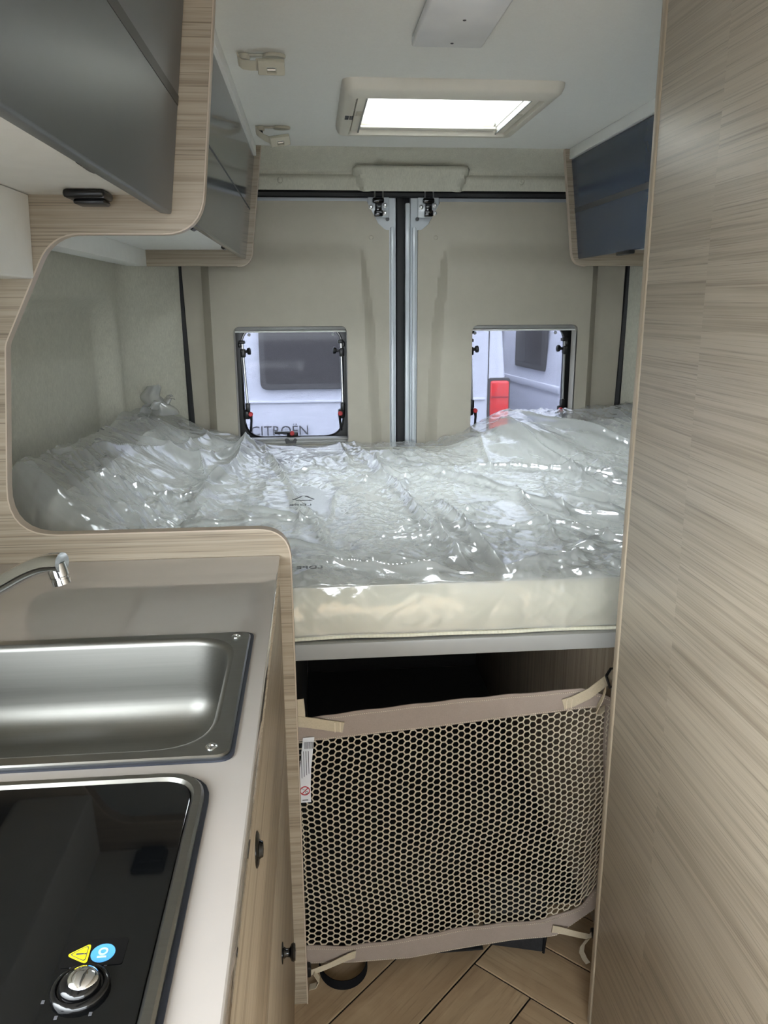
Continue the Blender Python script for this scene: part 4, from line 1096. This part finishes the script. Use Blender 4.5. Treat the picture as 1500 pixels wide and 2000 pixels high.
# care label sewn under the top band
tg = obj('care_label', G().ribbon([(-0.026, 1.3595, 0.566), (-0.030, 1.3565, 0.535), (-0.034, 1.3545, 0.50), (-0.036, 1.3545, 0.46), (-0.036, 1.3560, 0.429)], [(0.0215,0.001,0.0)]*5, 0.0006).mesh(), 'tag', net)
g = G()
for k in range(9):
    x = -0.0345+k*0.0021; g.box((x, 1.3545, 0.545), (x+0.0009, 1.3550, 0.559))
for k, x in enumerate((-0.0415, -0.0370, -0.0325, -0.0280)):
    g.box((x, 1.3525, 0.484+0.003*k), (x+0.0011, 1.3533, 0.541))
g.box((-0.0415, 1.3540, 0.4345), (-0.0305, 1.3545, 0.4357))
o = obj('label_print', g.mesh('p', False), 'ink', tg); o['kind'] = 'stuff'
def disc(cx, cz, r0, r1, y): return plate(circle(cx, cz, r0, 28), (0, y, 0), (1,0,0), (0,0,1), 0.0005, [circle(cx, cz, r1, 28)])
obj('prohibition_ring', disc(-0.0362, 0.456, 0.0098, 0.0080, 1.3532), 'red_ink', tg)
obj('prohibition_bar', G().ribbon([(-0.0427, 1.3530, 0.4493), (-0.0297, 1.3530, 0.4627)], (0.0011, 0, -0.0011), 0.0005).mesh(), 'red_ink', tg)
obj('label_symbol', disc(-0.0330, 0.4525, 0.0026, 0.0019, 1.3533), 'ink', tg)
obj('label_symbol', G().tube([(-0.0405,1.3532,0.4620),(-0.0395,1.3532,0.4585),(-0.0378,1.3532,0.4580),(-0.0375,1.3532,0.4600)], 0.0004, 5).mesh(), 'ink', tg)

# black carrying loop and felt box on the floor under the net
lp = []
for k in range(25):
    a = math.pi*(1.0+k/24); lp.append((0.031+0.050*math.cos(a), 1.395+0.058*math.sin(a), 0.0105))
tag(obj('webbing_loop', G().ribbon([(-0.019,1.425,0.0105)]+lp+[(0.081,1.425,0.0105)], [(0.0,0.004,0.018)]*27, 0.002).mesh(angle=80), 'black_web'),
    'black webbing loop lying on the floor under the left end of the net', 'strap')
fb = thing('felt_box', (0.42, 1.45, 0), 'dark grey felt box on the floor behind the net', 'box')
fo = [(0.350, 1.423), (0.462, 1.392), (0.482, 1.440), (0.482, 1.52), (0.350, 1.52)]
obj('body', plate(rpoly([(a, b, 0.006) for a, b in fo], 4), (0,0,0.10), (1,0,0), (0,1,0), 0.0985, (), 0.003), 'dark_felt', fb)
obj('binding', G().tube([(0.4625, 1.3905, 0.002), (0.4625, 1.3905, 0.099)], 0.003, 6).tube([(0.4625, 1.3905, 0.004), (0.4835, 1.440, 0.004)], 0.0025, 6).mesh(), 'black_web', fb)

# ------------------------------------------------------------------ ceiling fittings
rl = thing('roof_light', ((RX0+RX1)/2, (RY0+RY1)/2, ZC), 'square cream-framed roof light glowing with daylight in the ceiling', 'skylight')
def rring(e, z, r): return [(a, b, z) for a, b in rrect(0.088-e+0.0, 1.942-e, 0.584+e, 2.452+e, r, 8)]
fr = G()
fr.loft([rring(0.006, ZC+0.001, 0.030), rring(0.005, ZC-0.010, 0.030), rring(0.0, ZC-0.020, 0.028), rring(-0.006, ZC-0.025, 0.024),
         [(a, b, ZC-0.027) for a, b in rrect(RX0-0.030, RY0-0.004, RX1+0.032, RY1+0.004, 0.012, 8)],
         [(a, b, ZC-0.020) for a, b in rrect(RX0-0.026, RY0, RX1+0.028, RY1, 0.010, 8)],
         [(a, b, ZC-0.012) for a, b in rrect(RX0-0.026, RY0, RX1+0.028, RY1, 0.010, 8)]])
obj('frame', fr.mesh(angle=40), 'cream_plastic', rl)
sh = G(); sh.loft([[(a, b, ZC-0.012) for a, b in rrect(RX0-0.027, RY0-0.001, RX1+0.029, RY1+0.001, 0.010, 8)], [(a, b, ZC-0.006) for a, b in rrect(RX0, RY0, RX1, RY1, 0.014, 8)],
                   [(a, b, ZC+0.085) for a, b in rrect(RX0-0.004, RY0-0.004, RX1+0.004, RY1+0.004, 0.02, 8)]])
obj('shaft', sh.mesh(angle=40), 'white_panel', rl)
for x0, x1 in ((RX0-0.024, RX0-0.001), (RX1+0.001, RX1+0.026)):
    ra = obj('side_rail', G().rbox((x0, RY0+0.004, ZC-0.020), (x1, RY1-0.004, ZC-0.008), 0.002).mesh(), 'cream_plastic', rl)
    obj('rail_edge', G().rbox((x1-0.004 if x0 < 0.3 else x0, RY0+0.004, ZC-0.024), (x1 if x0 < 0.3 else x0+0.004, RY1-0.004, ZC-0.020), 0.001).mesh(), 'alu_paint', ra)
    obj('grip', G().rbox((x0+0.005, 2.17, ZC-0.0215), (x1-0.005, 2.215, ZC-0.0195), 0.001).mesh(), 'clip_plastic', ra)
bl = obj('blind_roll', G().tube([(RX0+0.002, RY1-0.018, ZC+0.006), (RX1-0.006, RY1-0.018, ZC+0.006)], 0.014, 14).mesh(), 'cream_plastic', rl)
obj('blind_bar', G().rbox((RX0+0.002, RY1-0.036, ZC-0.016), (RX1-0.002, RY1-0.004, ZC-0.009), 0.003).mesh(), 'cream_plastic', bl)
dm = G(); dm.loft([[(a, b, z) for a, b in rrect(RX0-0.03+e, RY0-0.03+e, RX1+0.03-e, RY1+0.03-e, 0.04, 8)] for e, z in ((0, ZC+0.084), (0.004, ZC+0.11), (0.02, ZC+0.13), (0.06, ZC+0.138), (0.15, ZC+0.142))], False, True)
obj('dome', dm.mesh(angle=80), 'dome', rl)
g = G()
for r_ in range(5):
    for c_ in range(2):
        g.box((0.0985+c_*0.0115, 2.190+r_*0.0085, ZC-0.0272), (0.1080+c_*0.0115, 2.1945+r_*0.0085, ZC-0.0258))
obj('printed_notice', g.mesh('n', False), 'ink', rl)

lm = thing('ceiling_lamp', (0.267, 1.52, ZC), 'flat rectangular frosted lamp on the ceiling at the top edge', 'lamp')
obj('cover', G().rbox((0.200, 1.385, ZC-0.018), (0.334, 1.655, ZC-0.002), 0.005, 3).mesh(), 'lamp', lm)
obj('base_plate', G().rbox((0.212, 1.397, ZC-0.0025), (0.322, 1.643, ZC-0.0002), 0.001).mesh(), 'alu_paint', lm)
for x, y in ((0.272, 1.625), (0.272, 1.50)):
    obj('screw', G().lathe((x, y, ZC-0.0178), (0,0,-1), [(0.003,0),(0.003,0.001),(0.0015,0.0016),(0,0.0016)], 10).mesh(), 'ink', lm)

def strap_clip(x0, y0, s, swing, label):
    """belt clip: two pads on the ceiling, webbing loop on the left, buckle hanging tilted towards the cab"""
    c = thing('ceiling_clip', (x0+0.05*s, y0, ZC), label, 'clip', 'belt clips on the ceiling')
    z = ZC
    def ell(cx, a, b, n=24): return [(x0+cx*s+a*s*math.cos(q), y0+b*s*math.sin(q)) for q in np.linspace(0, 2*math.pi, n+1)[:-1]]
    obj('base_pad', plate(ell(0.072, 0.024, 0.018), (0,0,z), (1,0,0), (0,1,0), 0.007, (), 0.002), 'clip_plastic', c)
    obj('base_pad', plate(ell(0.012, 0.012, 0.012), (0,0,z), (1,0,0), (0,1,0), 0.012, (), 0.003), 'clip_plastic', c)
    obj('base_strip', G().rbox((x0+0.016*s, y0-0.006*s, z-0.005), (x0+0.060*s, y0+0.006*s, z-0.0002), 0.002).mesh(), 'clip_plastic', c)
    obj('pivot', G().rbox((x0+0.005*s, y0-0.012*s, z-0.020), (x0+0.019*s, y0+0.004*s, z-0.0125), 0.002).mesh(), 'black', c)
    tilt = Vector((0, 0.017*s, -0.013*s))
    drop = Vector((0, 0, -1))
    P = [Vector((x0, y0-0.008, z-0.008)), Vector((x0+0.002*s, y0-0.012, z-0.016)), Vector((x0+0.009*s, y0-0.014, z-0.022)),
         Vector((x0+0.024*s, y0-0.014, z-0.024-swing*0.5)), Vector((x0+0.044*s, y0-0.014, z-0.024-swing))]
    obj('webbing', G().ribbon(P, tilt, 0.0022).mesh(angle=70), 'clip_plastic', c)
    # buckle lies in a plane tilted about the X axis
    u = Vector((1, 0, swing*9)).normalized(); v = Vector((0, 0.80, -0.60)); v = (v-u*v.dot(u)).normalized()
    o = Vector((x0+0.040*s, y0-0.018, z-0.024-swing))
    bk = obj('buckle', plate(rrect(0, -0.016*s, 0.054*s, 0.016*s, 0.003), o, u, v, 0.010, [rrect(0.018*s, -0.002*s, 0.036*s, 0.011*s, 0.002)], 0.002), 'clip_plastic', c)
    obj('buckle_tongue', plate(rrect(-0.004*s, -0.013*s, 0.016*s, 0.013*s, 0.003), o+u.cross(v)*0.004, u, v, 0.006, (), 0.002), 'clip_plastic', bk)
    q = o-u.cross(v)*0.005
    obj('metal_bar', G().tube([q+u*0.019*s+v*0.006*s, q+u*0.035*s+v*0.006*s], 0.0026, 8).mesh(), 'alu', bk)
strap_clip(-0.131, 1.785, 0.98, 0.0, 'beige belt clip folded flat on the ceiling, nearer the viewer')
strap_clip(-0.140, 2.460, 1.0, 0.016, 'beige belt clip hanging open on the ceiling, nearer the rear doors')

# ------------------------------------------------------------------ outside
GZ_ = -0.62
gd = struct(obj('ground', G().box((-30, -30, GZ_-0.1), (30, 45, GZ_)).mesh('g', False), 'asphalt'), 'grey asphalt yard outside the van')
def van(name, origin, rot, label, rear_detail):
    """panel van, rear face at local y=0, length towards +y; local x 0..2.05, z from the ground"""
    r = thing(name, origin, label, 'van', 'white vans parked outside'); r.rotation_euler = (0, 0, rot)
    M = Matrix.Translation(origin) @ Matrix.Rotation(rot, 4, 'Z')
    def add(nm, me, mat, par=None):
        me.transform(M); return obj(nm, me, mat, par or r)
    prof = rpoly([(0.02, 0.42, 0.08), (2.03, 0.42, 0.08), (2.05, 1.2, 0.3), (1.93, 2.55, 0.25), (0.12, 2.55, 0.25), (0.0, 1.2, 0.3)], 6)
    def sec(y, e=0.0): return [(1.025+(a-1.025)*(1-e), y, 1.45+(b-1.45)*(1-e)) for a, b in prof]
    g = G().loft([sec(0.0, 0.06), sec(0.02, 0.02), sec(0.07, 0.0), sec(4.2, 0.0), sec(4.7, 0.08), sec(5.1, 0.30), sec(5.6, 0.52)], True, True)
    add('body', g.mesh(angle=50), 'van_white')
    for (wx, wy) in ((0.05, 0.95), (1.80, 0.95), (0.05, 4.6), (1.80, 4.6)):
        g = G().lathe((wx, wy, 0.34), (1,0,0), [(0,0),(0.2,0.0),(0.22,0.02),(0.33,0.0),(0.34,0.05),(0.34,0.17),(0.33,0.2),(0.2,0.2),(0,0.2)], 28); add('wheel', g.mesh(), 'rubber')
    add('bumper', G().rbox((0.02, -0.10, 0.42), (2.03, 0.08, 0.62), 0.04, 3).mesh(), 'van_rubber')
    # rear doors, proud of the body, with windows, mouldings, lamps
    for k, (a, b) in enumerate(((0.16, 1.020), (1.032, 1.895))):
        d = add('rear_door', plate(rrect(a, 0.66, b, 2.36, 0.05), (0, -0.006, 0), (1,0,0), (0,0,1), 0.03, (), 0.008), 'van_white')
        add('window_rubber', plate(rrect(a+0.23 if k == 0 else a+0.06, 1.435, b-0.06 if k == 0 else b-0.23, 2.28, 0.05), (0, -0.034, 0), (1,0,0), (0,0,1), 0.03, (), 0.006), 'van_rubber', d)
        add('window_glass', plate(rrect(a+0.265 if k == 0 else a+0.095, 1.475, b-0.095 if k == 0 else b-0.265, 2.24, 0.03), (0, -0.036, 0), (1,0,0), (0,0,1), 0.004), 'van_glass', d)
        add('door_moulding', G().rbox((a+0.02, -0.018, 1.345), (b-0.02, -0.004, 1.362), 0.006).mesh(), 'van_white', d)
    for s in (0, 1):
        x0, x1 = (1.908, 2.040) if s else (0.010, 0.142)
        l = add('tail_lamp', G().rbox((x0, -0.016, 1.00), (x1, 0.10, 1.475), 0.02, 3).mesh(), 'tail_red')
        add('lamp_surround', plate(rrect(x0-0.012, 0.985, x1+0.006, 1.492, 0.02), (0, -0.004, 0), (1,0,0), (0,0,1), 0.06, (), 0.004), 'van_rubber', l)
        for q, z in enumerate((1.20, 1.36)):
            add('lens_divider', G().rbox((x0+0.008, -0.0185, z), (x1-0.008, -0.012, z+0.012), 0.002).mesh(), 'red_ink', l)
        add('panel_gap', G().rbox((x0-0.018 if s else x1+0.010, -0.006, 0.66), (x0-0.010 if s else x1+0.018, 0.05, 2.36), 0.002).mesh(), 'van_rubber')
    # side windows and moulding on both flanks
    for s in (0, 1):
        X = 2.045 if s else 0.005; sg = 1 if s else -1
        for y0, y1 in ((0.55, 1.25), (1.75, 2.75), (3.4, 4.15)):
            c0, c1 = (X-0.03, X+0.010) if s else (X-0.010, X+0.03)
            wn = add('side_window', G().rbox((min(c0, c1), y0, 1.42), (max(c0, c1), y1, 2.02), 0.03, 3).mesh(), 'van_rubber')
            c2, c3 = (X, X+0.014) if s else (X-0.014, X)
            add('side_glass', G().rbox((c2, y0+0.05, 1.47), (c3, y1-0.05, 1.97), 0.02, 3).mesh(), 'van_glass', wn)
        add('side_moulding', G().rbox((X-0.02, 0.2, 1.27), (X+0.02, 4.3, 1.33), 0.015, 2).mesh(), 'van_white')
    if rear_detail:
        me = text_mesh('CITROËN', 0.090, (0.313, -0.034, 1.137), (1,0,0), (0,0,1), 0.008); add('lettering', me, 'van_letter')
    return r
van('parked_van', (-0.73, 5.3, GZ_), 0.0, 'white van seen from behind through both rear windows', True)
van('parked_van', (1.955, 6.0, GZ_), math.radians(5.5), 'white van seen from the side beyond the red tail lamp', False)
